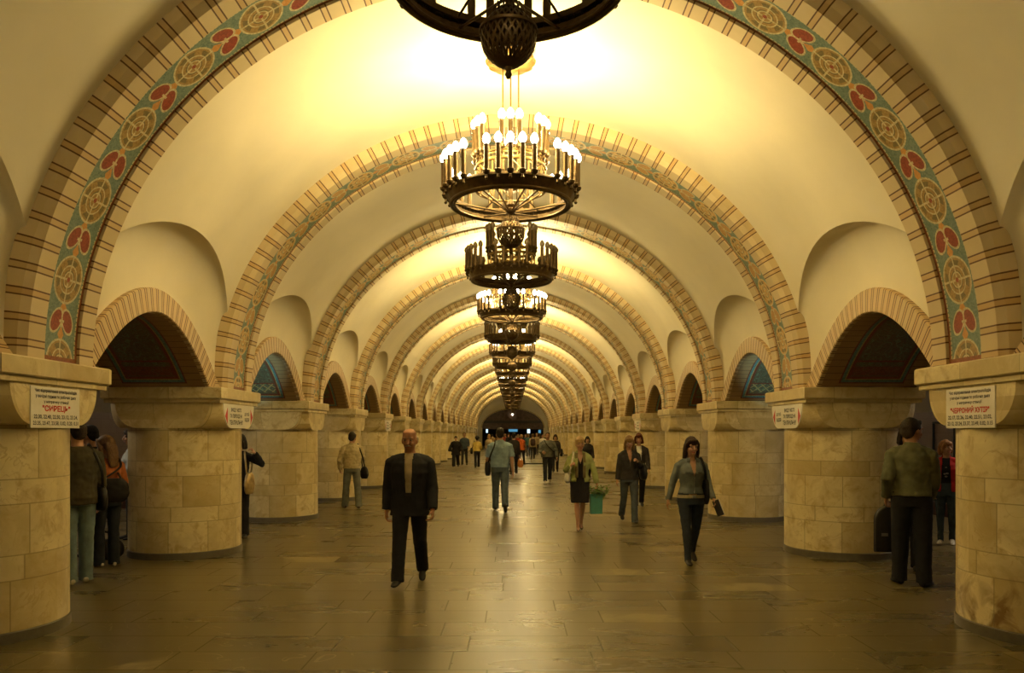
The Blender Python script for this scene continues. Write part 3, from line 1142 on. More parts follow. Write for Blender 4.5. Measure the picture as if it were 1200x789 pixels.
WORK = bpy.data.scenes.new('work')   # emptied and removed at the end
def remeshed(b, name, mats, parent, voxel, smooth=3, wrinkle=0.0, cut=None, seed=0):
    """joins the overlapping shapes of b into one continuous skin"""
    o = b.build(name, mats)
    md = o.modifiers.new('r', 'REMESH'); md.mode = 'VOXEL'; md.voxel_size = voxel
    sm = o.modifiers.new('s', 'SMOOTH'); sm.factor = .5; sm.iterations = smooth
    COL.objects.unlink(o); o.parent = None
    WORK.collection.objects.link(o)
    vl = WORK.view_layers[0]; vl.update()
    me = bpy.data.meshes.new_from_object(o.evaluated_get(vl.depsgraph))
    old = o.data; bpy.data.objects.remove(o); bpy.data.meshes.remove(old)
    me.materials.clear()
    for m in (mats if isinstance(mats, (list, tuple)) else [mats]): me.materials.append(m)
    if wrinkle:
        off = Vector((seed*3.1, seed*1.7, seed*.9))
        nrm = [v.normal.copy() for v in me.vertices]; out = []
        for v, nv in zip(me.vertices, nrm):
            p = v.co
            k = mnoise.noise(Vector((p.x*11, p.y*11, p.z*20)) + off) + .6*mnoise.noise(Vector((p.x*26, p.y*26, p.z*17)) + off)
            out.extend(p + nv*(k*wrinkle))
        me.vertices.foreach_set('co', out); me.update()
    if cut:
        bm = bmesh.new(); bm.from_mesh(me)
        bm.normal_update()
        dead = [f for f in bm.faces if cut(f.calc_center_median(), f.normal)]
        bmesh.ops.delete(bm, geom=dead, context='FACES')
        bm.to_mesh(me); bm.free()
    for p in me.polygons: p.use_smooth = True
    me.name = name
    return link(me, name, parent)

T_M = [(.84, .168, .118, 0), (.92, .172, .122, -.004), (1.02, .160, .110, 0), (1.12, .162, .112, .002), (1.26, .185, .124, .006), (1.36, .178, .112, .002),
       (1.43, .135, .088, -.006), (1.475, .075, .064, -.008), (1.52, .056, .058, .0)]
T_F = [(.82, .168, .118, -.004), (.90, .174, .124, -.008), (.98, .158, .112, -.002), (1.07, .130, .096, .002), (1.17, .142, .106, .008), (1.26, .156, .126, .018), (1.33, .150, .104, .006),
       (1.41, .108, .076, -.006), (1.46, .058, .052, -.008), (1.52, .046, .048, .0)]
HEAD = [(0, .022, .028, .050), (.012, .036, .045, .040), (.035, .052, .066, .026), (.065, .062, .082, .014), (.10, .069, .092, .006), (.13, .073, .098, .001), (.16, .073, .098, -.003), (.19, .069, .091, -.006), (.21, .057, .074, -.008), (.224, .034, .045, -.008), (.23, .008, .010, -.008)]

def person(label, x, y, heading, H=1.75, sex='m', voxel=.009, legs=((20, 5, 0), (-14, 22, 30)), arms=None, lean=0, twist=0,
           head=(0, 0), skin=None, hair=((.05, .03, .02), 'short'), top=None, bottom=None, shoes=(.015, .013, .012), inner=None, face=True, group=None,
           extras=(), spread=.09, foot_out=6, fingers=True, wide=1.0):
    """one person; heading 0 walks away from the viewpoint, 180 towards it.
       legs: (thigh angle, knee bend, heel lift) for the right and left leg; arms: (upper flex, upper abduction, fore flex, fore abduction, hand curl)"""
    k = H/1.75
    e = empty('person', (x, y, 0), R(heading), label, 'person', group)
    skin = skin or M_SKIN
    F = sex == 'f'
    prof = T_F if F else T_M
    hipw = .088*k
    th, sh, ah = .425*k, .41*k, .085*k
    # --- legs
    J = {}
    lows = []
    for i, sd in ((0, 1), (1, -1)):
        a, kn, hl = legs[i]
        hip = Vector((sd*hipw*wide**.5, 0, 0))
        sp = (spread*k - hipw)/(th+sh)*sd
        d1 = Vector((sp, math.sin(R(a)), -math.cos(R(a)))).normalized()
        b = a - kn
        d2 = Vector((sp*.6, math.sin(R(b)), -math.cos(R(b)))).normalized()
        knee = hip + d1*th; ank = knee + d2*sh
        yaw = R(-foot_out*sd)
        FM = Matrix.Rotation(yaw, 3, 'Z') @ Matrix.Rotation(R(-hl), 3, 'X')
        for q in ((0, -.06, -.085), (0, .11, -.085), (0, .185, -.075)):
            lows.append((ank + FM @ Vector(q)*k).z)
        J[sd] = [hip, knee, ank, FM]
    hz = -min(lows)
    P = Vector((0, 0, hz))
    for sd in (1, -1):
        for q in range(3): J[sd][q] = J[sd][q] + P
    z0 = .92*k
    Mt = Matrix.Translation(P) @ Matrix.Rotation(R(-lean), 4, 'X') @ Matrix.Rotation(R(twist), 4, 'Z') @ Matrix.Translation((0, 0, -z0))
    def T(px, py, pz): return Mt @ Vector((px*k, py*k, pz*k))
    sw = (.165 if F else .188)*wide
    shl = {sd: T(sd*sw, -.005, 1.375 if F else 1.378) for sd in (1, -1)}
    Ht = Mt @ Matrix.Translation((0, .012*k, 1.503*k)) @ Matrix.Rotation(R(head[0]), 4, 'Z') @ Matrix.Rotation(R(-head[1]), 4, 'X')
    hs = k*1.08
    def Hd(px, py, pz): return Ht @ Vector((px*hs, py*hs, pz*hs))
    xh = (Ht.to_3x3() @ Vector((1, 0, 0)))
    xt = (Mt.to_3x3() @ Vector((1, 0, 0)))
    # --- arms
    arms = arms or ((-12, 8, 4, 4, 25), (14, 8, 30, 2, 25))
    AJ = {}
    ua, fa = (.275 if F else .295)*k, (.235 if F else .255)*k
    RT = Mt.to_3x3().normalized()
    for i, sd in ((0, 1), (1, -1)):
        f1, b1, f2, b2, curl = arms[i]
        def dr(f, b): return RT @ Vector((sd*math.sin(R(b)), math.sin(R(f))*math.cos(R(b)), -math.cos(R(f))*math.cos(R(b))))
        d1, d2 = dr(f1, b1), dr(f2, b2)
        el = shl[sd] + d1*ua; wr = el + d2*fa
        AJ[sd] = (shl[sd], el, wr, d1, d2, curl)
    bare = (top or {}).get('sleeve', 'long')
    # --- skin: one continuous body
    b = MB()
    b.tube([T(0, py, pz) for pz, rx, ry, py in prof], [((rx*wide-.016)*k, (ry-.014)*k) for pz, rx, ry, py in prof], 18, xt)
    nr = .050 if F else .060
    b.tube([T(0, -.01, 1.44), T(0, .0, 1.50), Hd(0, -.012, .05), Hd(0, -.01, .10)], [nr*1.25*k, nr*k, nr*.98*k, nr*k], 14)
    fw = .94 if F else 1.0
    b.tube([Hd(0, py, pz) for pz, rx, ry, py in HEAD], [(rx*hs*fw, ry*hs*fw) for pz, rx, ry, py in HEAD], 20, xh)
    b.tube([Hd(0, .088, .128), Hd(0, .102, .105), Hd(0, .113, .082), Hd(0, .098, .072)], [.009*hs, .011*hs, .015*hs, .010*hs], 8, xh)   # nose
    for sd in (1, -1):
        b.ball(Hd(sd*.076*fw, -.004, .100), (.010*hs, .020*hs, .032*hs), 10, 8, Ht.to_3x3())           # ears
        b.ball(Hd(sd*.036, .070, .082), (.020*hs, .020*hs, .022*hs), 8, 6)                             # cheekbones
        b.ball(Hd(sd*.032, .082, .137), (.026*hs, .014*hs, .010*hs), 8, 6)                             # brow ridge
        s0, el, wr, d1, d2, curl = AJ[sd]
        g = .86 if F else 1.0
        thin = .80 if bare == 'long' else 1.0
        b.tube([T(sd*.06, 0, 1.385), s0, s0.lerp(el, .35), el, el.lerp(wr, .3), wr.lerp(el, .08), wr + d2*.02*k],
               [.050*k*g, .052*k*g, .046*k*g*thin, .040*k*g*thin, .040*k*g*thin, .028*k*g, .026*k*g], 12)
        # hand
        fwd = RT @ Vector((0, 1, 0))
        if abs(d2.dot(fwd)) > .8: fwd = RT @ Vector((0, 0, 1))
        w = (fwd - d2*fwd.dot(d2)).normalized()
        n = (RT @ Vector((-sd, 0, 0))); n = (n - d2*n.dot(d2) - w*n.dot(w))
        n = n.normalized() if n.length > .2 else d2.cross(w)*sd
        hk = k*(.96 if F else 1.13)
        pb, pe = wr, wr + d2*.088*hk
        b.tube([pb - d2*.01*hk, pb + d2*.03*hk, pb + d2*.065*hk, pe], [(.026*hk, .020*hk), (.038*hk, .017*hk), (.041*hk, .015*hk), (.038*hk, .012*hk)], 12, w)
        if fingers:
            fr = max(.0088*hk, voxel*.95)
            for q, (ow, L) in enumerate(((.031, .072), (.0105, .080), (-.0105, .074), (-.031, .058))):
                p0 = pb + d2*.078*hk + w*ow*hk
                c1, c2 = R(curl*.7 + q*3), R(curl*1.7 + q*4)
                v1 = d2*math.cos(c1) + n*math.sin(c1); v2 = d2*math.cos(c2) + n*math.sin(c2)
                p1 = p0 + v1*L*.5*hk; p2 = p1 + v2*L*.55*hk
                b.tube([p0, p1, p2], [fr, fr*.95, fr*.8], 8)
            t0 = pb + d2*.025*hk + w*.028*hk
            t1 = t0 + (d2*.6 + w*.65 + n*.35).normalized()*.038*hk
            t2 = t1 + (d2*.85 + w*.15 + n*.5).normalized()*.032*hk
            b.tube([t0, t1, t2], [fr*1.3, fr*1.15, fr*.9], 8)
        hip, knee, ank, FM = J[sd]
        lt = .80 if (bottom or {}).get('kind') != 'skirt' else 1.0
        g2 = .95 if F else 1.0
        sn = (ank-knee).normalized()
        calf = knee.lerp(ank, .28) + Vector((0, -.014*k, 0))
        b.tube([hip + P*0 + Vector((0, 0, .05*k)), hip.lerp(knee, .15), hip.lerp(knee, .6), knee, calf, knee.lerp(ank, .72), ank + sn*.03*k],
               [.07*k*lt, .082*k*lt*g2, .062*k*lt*g2, .050*k*lt*g2, .053*k*lt*g2, .036*k*g2*lt**.5, .034*k*lt], 14)
        b.tube([ank + FM @ Vector((0, -.03, -.04))*k, ank + FM @ Vector((0, .05, -.05))*k, ank + FM @ Vector((0, .14, -.065))*k], [.028*k, .026*k, .018*k], 8)
    body = remeshed(b, 'body', skin, e, min(voxel, .0075) if fingers else voxel, 2)
    # --- face
    if face:
        for sd in (1, -1):
            MB().ball(Hd(sd*.031, .0835, .118), (.0145*hs, .009*hs, .0070*hs), 10, 8, Ht.to_3x3()).build('eye', M_EYE, e, True)
            ir = MB().ball(Hd(sd*.031, .0895, .118), (.0072*hs, .005*hs, .0075*hs), 8, 6, Ht.to_3x3()).build('iris', M_IRIS, e, True)
            MB().tube([Hd(sd*.013, .0970, .139), Hd(sd*.030, .0935, .144), Hd(sd*.046, .0820, .139)], [.0034*hs, .0046*hs, .0026*hs], 6).build('eyebrow', hairmat((.06, .04, .025) if hair[1] not in ('bald',) else (.25, .21, .16)), e)
        MB().tube([Hd(-.023, .085, .049), Hd(-.008, .094, .051), Hd(0, .0955, .0495), Hd(.008, .094, .051), Hd(.023, .085, .049)], [(.004*hs, .004*hs), (.008*hs, .006*hs), (.008*hs, .006*hs), (.008*hs, .006*hs), (.004*hs, .004*hs)], 8, (0, 0, 1)).build('mouth', M_LIP, e, True)
    # --- clothes
    if bottom:
        bc = cmat(bottom['col'])
        b = MB()
        ease = .012
        waist = bottom.get('waist', 1.02)
        pel = [p for p in prof if p[0] < waist + .015]
        for a0, a1 in zip(prof, prof[1:]):
            if a0[0] < waist + .02 <= a1[0]:
                t = (waist+.02-a0[0])/(a1[0]-a0[0])
                pel = pel + [tuple(a0[q]+(a1[q]-a0[q])*t for q in range(4))]
        if bottom['kind'] == 'skirt':
            hem = bottom['hem']
            yk = (J[1][1].y + J[-1][1].y)/2
            pts = [Vector((0, yk*.9, hem*k)), Vector((0, yk*.6, (hem+.15)*k))] + [T(0, py, pz) for pz, rx, ry, py in pel]
            rr_ = [(.165*k*bottom.get('flare', 1), .150*k), (.180*k, .150*k)] + [((rx*wide+ease)*k, (ry+ease)*k) for pz, rx, ry, py in pel]
            b.tube(pts, rr_, 22, xt)
        else:
            b.tube([T(0, py, pz) for pz, rx, ry, py in pel], [((rx*wide+ease)*k, (ry+ease)*k) for pz, rx, ry, py in pel], 20, xt)
            r0, r1, r2 = bottom.get('r', (.094, .070, .064))
            for sd in (1, -1):
                hip, knee, ank, FM = J[sd]
                sn = (ank-knee).normalized()
                end = ank + sn*(bottom.get('drop', .045))*k
                b.tube([hip + Vector((0, 0, .07*k)), hip + (knee-hip)*.12, hip.lerp(knee, .55), knee, knee.lerp(ank, .35), knee.lerp(ank, .75), end],
                       [r0*.95*k, r0*k, (r0*.55+r1*.45)*k, r1*k, (r1*.6+r2*.4)*k, r2*.97*k, r2*k], 18)
        remeshed(b, bottom.get('name', 'trousers' if bottom['kind'] != 'skirt' else 'skirt'), bc, e, voxel, 3, .0035, seed=x)
        if bottom.get('belt'):
            zb = waist
            b = MB()
            sec = [q for q in prof]
            def at_z(z):
                for (a0, a1) in zip(sec, sec[1:]):
                    if a0[0] <= z <= a1[0]:
                        t = (z-a0[0])/(a1[0]-a0[0]); return [a0[q]+(a1[q]-a0[q])*t for q in range(4)]
            q = at_z(waist)
            b.tube([T(0, q[3], waist-.02), T(0, q[3], waist+.02)], [((q[1]*wide+.021)*k, (q[2]+.021)*k)]*2, 28, xt)
            b.build('belt', lmat(bottom['belt']), e, False)
            if bottom.get('buckle'):
                bevel(MB().box(T(0, q[2]+q[3]+.022, waist), (.05*k, .012*k, .04*k)).build('buckle', M_STEEL, e), .004)
    for sd in (1, -1):            # shoes
        hip, knee, ank, FM = J[sd]
        heelh = .035 if (bottom or {}).get('heels') else 0.0
        b = MB()
        def fp(a, c, d): return ank + FM @ Vector((a, c, d))*k
        if not heelh:
            b.tube([fp(0, -.075, -.050), fp(0, -.055, -.045), fp(0, 0, -.038), fp(0, .06, -.050), fp(0, .12, -.060), fp(0, .17, -.066), fp(0, .195, -.068)],
                   [(.022*k, .020*k), (.034*k, .038*k), (.037*k, .044*k), (.040*k, .034*k), (.044*k, .025*k), (.036*k, .018*k), (.014*k, .010*k)], 14, FM @ Vector((1, 0, 0)))
            b.tube([fp(0, -.01, -.03), fp(0, -.015, .03)], [(.040*k, .050*k), (.036*k, .044*k)], 12, FM @ Vector((1, 0, 0)))
        else:
            b.tube([fp(0, -.065, -.030), fp(0, -.045, -.030), fp(0, .03, -.045), fp(0, .09, -.066), fp(0, .14, -.074), fp(0, .18, -.078)],
                   [(.018*k, .020*k), (.028*k, .026*k), (.028*k, .018*k), (.036*k, .016*k), (.028*k, .012*k), (.006*k, .007*k)], 14, FM @ Vector((1, 0, 0)))
            b.tube([fp(0, -.055, -.04), fp(0, -.05, -.085)], [.014*k, .008*k], 8)
        remeshed(b, 'shoe', lmat(shoes), e, min(voxel, .008), 2)
    if inner:
        b = MB()
        pr = [p for p in prof if .80 <= p[0] <= 1.48]
        b.tube([T(0, py, pz) for pz, rx, ry, py in pr], [((rx*wide+.003)*k, (ry+.003)*k) for pz, rx, ry, py in pr], 22, xt)
        gi = inner.get('neck')
        cut = None
        if gi:
            Mi = Mt.inverted()
            def cut(c, n_):
                p = (Mi @ c)/k
                return p.y > 0 and p.z > gi[0] and abs(p.x) < gi[1]*(p.z-gi[0])/(1.5-gi[0])
        remeshed(b, inner.get('name', 'shirt'), cmat(inner['col']), e, voxel, 2, .0015, cut=cut)
    if top:
        b = MB()
        ez = top.get('ease', .018); hem = top.get('hem', .84)
        pr = [p for p in prof if p[0] >= max(hem, .80) - .001 and p[0] <= 1.49]
        pts = [T(0, py, pz) for pz, rx, ry, py in pr]; rr_ = [((rx*wide+ez*(1 if pz < 1.4 else .6))*k, (ry+ez*(1 if pz < 1.4 else .6))*k) for pz, rx, ry, py in pr]
        lo = pr[0]
        if hem < lo[0] - .01 or lo[0] > hem + .01:
            # fill down to the hem
            base = [p for p in prof if p[0] <= hem + .06] or [prof[0]]
            bz = base[-1]
            fl_ = top.get('flare', 0.0)
            pts = [T(0, bz[3], hem)] + pts
            rr_ = [((bz[1]*wide+ez+fl_)*k, (bz[2]+ez+fl_)*k)] + rr_
        b.tube(pts, rr_, 22, xt)
        su, se, sc_ = top.get('r', (.066, .056, .048))
        for sd in (1, -1):
            s0, el, wr, d1, d2, curl = AJ[sd]
            b.tube([T(sd*.03, -.006, 1.425), T(sd*.09*wide, -.006, 1.405), T(sd*(sw-.035), -.005, 1.385), s0 + (d1*.03*k)],
                   [(.050+ez*.4)*k, (.054+ez*.5)*k, su*.96*k, su*.93*k], 16)
            b.ball(s0 + d1*.02*k, su*.97*k, 14, 10)
            if bare == 'short':
                b.tube([s0, s0 + d1*.06*k, s0.lerp(el, .82)], [su*.94*k, su*.98*k, su*1.04*k], 16)
            elif bare == 'long':
                b.tube([s0, s0.lerp(el, .4), el, el.lerp(wr, .45), wr.lerp(el, .02)], [su*.94*k, su*.95*k, se*k, (se*.5+sc_*.5)*k, sc_*k], 16)
        if top.get('collar'):
            b.tube([T(0, -.012, 1.45), T(0, -.010, 1.505)], [((.088 if not F else .075)*k, (.082 if not F else .070)*k), ((.072 if not F else .062)*k, (.070 if not F else .058)*k)], 18, xt)
        if top.get('hood'):
            b.tube([T(0, -.03, 1.43), T(0, -.06, 1.47), T(0, -.05, 1.52)], [(.12*k, .07*k), (.12*k, .07*k), (.09*k, .05*k)], 16, xt)
        cut = None
        if top.get('open'):
            zl, zh, gl, gh = top['open']      # from, to, half gap low, half gap high
            Mi = Mt.inverted()
            def cut(c, n_):
                p = (Mi @ c)/k
                if not (zl < p.z < zh) or p.y < .0: return False
                t = (p.z-zl)/(zh-zl)
                return abs(p.x - top.get('off', 0)) < gl + (gh-gl)*t
        remeshed(b, top.get('name', 'jacket'), cmat(top['col'], top.get('rough', .85)), e, voxel, 3, top.get('wr', .005), cut=cut, seed=y)
    # --- hair
    hc, hst = hair
    hm = hairmat(hc)
    b = MB()
    if hst == 'bald':
        b.tube([Hd(-.071, .012, .125), Hd(-.076, -.03, .115), Hd(-.062, -.075, .11), Hd(0, -.104, .108), Hd(.062, -.075, .11), Hd(.076, -.03, .115), Hd(.071, .012, .125)],
               [(.010*hs, .026*hs), (.014*hs, .036*hs), (.016*hs, .044*hs), (.017*hs, .048*hs), (.016*hs, .044*hs), (.014*hs, .036*hs), (.010*hs, .026*hs)], 10)
    else:
        vol = {'short': 1.0, 'crop': .97, 'curly': 1.25}.get(hst, 1.06)
        b.ball(Hd(0, -.016, .150), (.082*hs*vol*fw, .106*hs*vol, .096*hs*vol), 18, 12, Ht.to_3x3())
        b.ball(Hd(0, -.055, .105), (.072*hs*vol, .062*hs*vol, .075*hs), 14, 10, Ht.to_3x3())
        zf = .200 if not F else .190
        yf, rf = (.0, 1.0) if F else (-.012, .78)
        b.tube([Hd(-.060, .045+yf, zf-.018), Hd(-.038, .068+yf, zf-.002), Hd(0, .078+yf, zf+.002), Hd(.038, .068+yf, zf-.002), Hd(.060, .045+yf, zf-.018)], [.022*hs*rf, .027*hs*rf, .028*hs*rf, .027*hs*rf, .022*hs*rf], 10)
        if hst == 'curly':
            r2 = random.Random(5)
            for q in range(26):
                a_, t_ = r2.uniform(0, 2*PI), r2.uniform(-.2, 1.3)
                px, py, pz = .095*math.cos(a_)*math.cos(t_), -.02+.11*math.sin(a_)*math.cos(t_), .14+.10*math.sin(t_)
                if py > .05 and pz < .19: continue
                b.ball(Hd(px, py, pz), .032*hs, 8, 6)
        if hst in ('long', 'bob', 'verylong', 'fringelong'):
            low = {'long': -.10, 'bob': .0, 'verylong': -.17, 'fringelong': -.07}[hst]
            b.tube([Hd(0, -.07, .14), Hd(0, -.085, .06), Hd(0, -.085, (low+.04)/2), Hd(0, -.085, low)], [(.08*hs, .045*hs), (.088*hs, .048*hs), (.092*hs, .045*hs), (.075*hs, .022*hs)], 16, xh)
            for sd in (1, -1):
                b.tube([Hd(sd*.042, .068, .192), Hd(sd*.074, .040, .150), Hd(sd*.083, .012, .09), Hd(sd*.085, .0, .03), Hd(sd*.082, -.005, low*.7+.01)], [.020*hs, (.020*hs), (.022*hs), (.026*hs), (.014*hs)], 10)
        if hst == 'fringelong':
            b.tube([Hd(-.055, .066, .168), Hd(-.02, .088, .170), Hd(.025, .088, .172), Hd(.058, .064, .168)], [.018*hs, .021*hs, .021*hs, .018*hs], 10)
        if hst in ('bun', 'back'):
            b.ball(Hd(0, -.125, .13), (.04*hs, .035*hs, .04*hs), 10, 8)
        if hst == 'fringebob':
            b.tube([Hd(0, -.07, .14), Hd(0, -.085, .06), Hd(0, -.08, .01)], [(.08*hs, .045*hs), (.088*hs, .048*hs), (.07*hs, .03*hs)], 16, xh)
            b.tube([Hd(-.055, .066, .168), Hd(-.02, .088, .170), Hd(.025, .088, .172), Hd(.058, .064, .168)], [.018*hs, .021*hs, .021*hs, .018*hs], 10)
            for sd in (1, -1):
                b.tube([Hd(sd*.055, .055, .175), Hd(sd*.078, .035, .13), Hd(sd*.082, .02, .075), Hd(sd*.076, .02, .03)], [.02*hs, .02*hs, .022*hs, .012*hs], 10)
    remeshed(b, 'hair', hm, e, min(voxel, .008), 2, .003, seed=x+y)
    if hst == 'bald':
        MB().tube([Hd(-.030, .083, .052), Hd(-.012, .100, .061), Hd(0, .103, .062), Hd(.012, .100, .061), Hd(.030, .083, .052)], [.004*hs, .0075*hs, .0075*hs, .0075*hs, .004*hs], 8).build('moustache', hairmat((.33, .29, .23)), e, True)
    W = Matrix.Translation((x, y, 0)) @ Matrix.Rotation(R(heading), 4, 'Z')
    return {'root': e, 'W': W, 'T': T, 'Hd': Hd, 'AJ': AJ, 'J': J, 'k': k, 'Mt': Mt, 'RT': RT}

# ------------------------------------------------------------ things people carry
def soft_bag(name, label, cat, c, size, rz, col, straps=(), mat=None, flap=True, zip_=False, round_=.35, voxel=.011):
    """pouch of size (w, d, h) centred at world point c; straps are lists of world points"""
    e = empty(name, c, rz, label, cat)
    w, d, h = size
    b = MB()
    n = 9
    pts = []; rr_ = []
    for i in range(n):
        t = i/(n-1)
        z = -h/2 + h*t
        f = 1 - round_*abs(2*t-1)**3
        g = (1 - .45*abs(2*t-1)**2.5)*(1.1-.35*t)
        pts.append((0, 0, z)); rr_.append((w/2*f, d/2*g))
    b.tube(pts, rr_, 26, (1, 0, 0))
    m = mat or lmat(col)
    remeshed(b, 'body', m, e, voxel, 3, .004, seed=c[0])
    if flap:
        b = MB()
        b.grid(lambda i, j: ((-.46+.92*i/8)*w, -d*.5*(.62+.36*math.sin(PI*i/8))-.006 - .004*j/3, h*(.42-.38*j/3)), 8, 3)
        b.grid(lambda i, j: ((-.46+.92*i/8)*w, -d*.5*(.62+.36*math.sin(PI*i/8))-.006 + d*.55*j/3, h*(.42+.08*math.sin(PI*.5*j/3))), 8, 3, flip=True)
        b.build('flap', m, e, True)
    Wi = (Matrix.Translation(c) @ Matrix.Rotation(rz, 4, 'Z')).inverted()
    for st in straps:
        q = [Wi @ Vector(p) for p in st]
        # smooth the strap through its points
        fine = []
        for i in range(len(q)-1):
            p0, p1, p2, p3 = q[max(i-1, 0)], q[i], q[i+1], q[min(i+2, len(q)-1)]
            for s in range(5):
                t = s/5
                fine.append(.5*((2*p1) + (p2-p0)*t + (2*p0-5*p1+4*p2-p3)*t*t + (3*p1-p0-3*p2+p3)*t**3))
        fine.append(q[-1])
        MB().tube(fine, [(.016, .005)]*len(fine), 8).build('strap', m, e, True)
    return e

def W_(p, v): return p['W'] @ v
# ------------------------------------------------------------ the cast, nearest first
NAVY = (.016, .016, .020); JEAN = (.045, .062, .085); JEAN_D = (.020, .027, .040); BLACK = (.012, .011, .011)
G_WALK = None

# 1 man in the black suit
p1 = person('bald moustached man in a black suit and beige shirt walking toward the viewer', at(480, 8.65), 8.68, 180, 1.74, 'm', .0075,
    legs=((19, 3, -2), (-15, 16, 26)), arms=((-8, 8, 8, 3, 48), (4, 9, 24, 3, 50)), head=(-4, 5), skin=M_SKIN2,
    hair=((.30, .26, .20), 'bald'), wide=1.10, spread=.10,
    top=dict(name='suit_jacket', col=NAVY, hem=.78, ease=.030, flare=.012, open=(1.00, 1.50, .030, .048), r=(.078, .068, .058), wr=.004),
    inner=dict(name='shirt', col=(.42, .34, .20)),
    bottom=dict(kind='trousers', col=NAVY, r=(.102, .080, .074), waist=1.02, belt=(.02, .018, .016)))
# lapels of the jacket
for sd in (1, -1):
    T = p1['T']
    b = MB()
    rows = [(1.02, .032, .036), (1.14, .036, .085), (1.28, .042, .105), (1.36, .046, .112), (1.40, .048, .075), (1.46, .055, .070)]
    def lp(i, j):
        z, a, c = rows[i]
        xx = a + (c-a)*j/3
        yy = .148 - (xx/.21)**2*.075 - max(0, z-1.30)*.36 - (.02 if z < 1.1 else 0)
        return T(sd*xx, yy + .010, z)
    b.grid(lp, 5, 3, flip=(sd < 0))
    o = b.build('lapel', cmat(NAVY), p1['root'], True)
    md = o.modifiers.new('s', 'SOLIDIFY'); md.thickness = .008

# 2 man in the light blue shirt seen from behind, shoulder bag
p2 = person('man in a light blue short-sleeved shirt seen from behind, shoulder bag at his left hip', at(586, 16.6), 16.75, 3, 1.80, 'm', .009,
    legs=((-15, 22, 38), (13, 2, -2)), arms=((-12, 9, 2, 5, 30), (8, 13, 34, 6, 40)), head=(0, 4), wide=1.06,
    hair=((.02, .015, .012), 'short'), face=False,
    top=dict(name='shirt', col=(.22, .30, .33), hem=.93, ease=.028, sleeve='short', r=(.072, .06, .05), collar=True, wr=.007),
    bottom=dict(kind='trousers', col=(.085, .11, .12), r=(.104, .078, .072), belt=(.012, .010, .009), waist=.98))
T = p2['T']
hipl = W_(p2, T(-.26, .02, .90))
soft_bag('shoulder_bag', 'black shoulder bag hanging at the left hip of the man in blue', 'bag', hipl, (.13, .32, .30), R(3), (.015, .014, .013),
    straps=[[W_(p2, T(-.24, .10, 1.03)), W_(p2, T(-.15, .125, 1.30)), W_(p2, T(-.10, .03, 1.50)), W_(p2, T(-.12, -.10, 1.40)), W_(p2, T(-.20, -.155, 1.2)), W_(p2, T(-.25, -.08, 1.03))]], flap=False)

# 3 woman in the denim jacket
p3 = person('dark-haired woman in a denim jacket and jeans walking toward the viewer, booklet in hand', at(812, 9.95), 10.05, 181, 1.63, 'f', .0075,
    legs=((13, 2, -2), (-11, 20, 24)), arms=((-6, 17, -2, 13, 25), (4, 13, 30, 9, 45)), head=(2, 4), twist=3,
    hair=((.035, .018, .012), 'long'), wide=1.06, foot_out=3, spread=.085,
    top=dict(name='denim_jacket', col=(.118, .134, .132), hem=.97, ease=.016, open=(1.22, 1.50, .004, .062), r=(.060, .050, .040), collar=True, wr=.005),
    bottom=dict(kind='trousers', name='jeans', col=JEAN_D, r=(.098, .064, .048), waist=.94, belt=(.30, .26, .18), buckle=True))
T = p3['T']
MB().tube([T(0, .152, .99), T(0, .152, 1.10), T(0, .165, 1.21)], .0045, 6).build('zip', M_STEEL, p3['root'])
for sd in (1, -1):
    MB().tube([T(sd*.055, .150, 1.275), T(sd*.085, .142, 1.268), T(sd*.115, .125, 1.275)], [(.004, .012)]*3, 6).build('pocket_flap', cmat((.09, .105, .105)), p3['root'])
    c1 = MB(); c1.grid(lambda i, j: T(sd*(.045+.035*i/4), .085 - .03*i/4 + .02*j/3, 1.475 - .055*j/3 - .008*i/4), 4, 3)
    o = c1.build('collar', cmat((.118, .134, .132)), p3['root'], True); o.modifiers.new('s', 'SOLIDIFY').thickness = .006
soft_bag('tote_bag', 'black tote hanging from the shoulder of the denim-jacketed woman', 'bag', W_(p3, T(-.205, -.03, 1.02)), (.10, .30, .36), R(184), (.012, .011, .012),
    straps=[[W_(p3, T(-.19, .06, 1.17)), W_(p3, T(-.165, .085, 1.33)), W_(p3, T(-.125, .02, 1.478)), W_(p3, T(-.15, -.10, 1.36)), W_(p3, T(-.19, -.11, 1.17))]], flap=False)
s0, el, wr, d1, d2, cu = p3['AJ'][-1]
bk = empty('booklet', W_(p3, wr + d2*.11 + Vector((-.02, .03, -.01))), R(150), 'white booklet with dark pages in the hand of the denim-jacketed woman', 'booklet')
bk.rotation_euler = (R(18), R(12), R(205))
bevel(MB().box((0, 0, 0), (.012, .13, .20)).build('pages', simple('paper', (.62, .58, .50), .7), bk), .002)
MB().box((.008, 0, 0), (.003, .135, .205)).build('cover', M_INK, bk); MB().box((-.008, 0, 0), (.003, .135, .205)).build('cover', M_SIGN, bk)

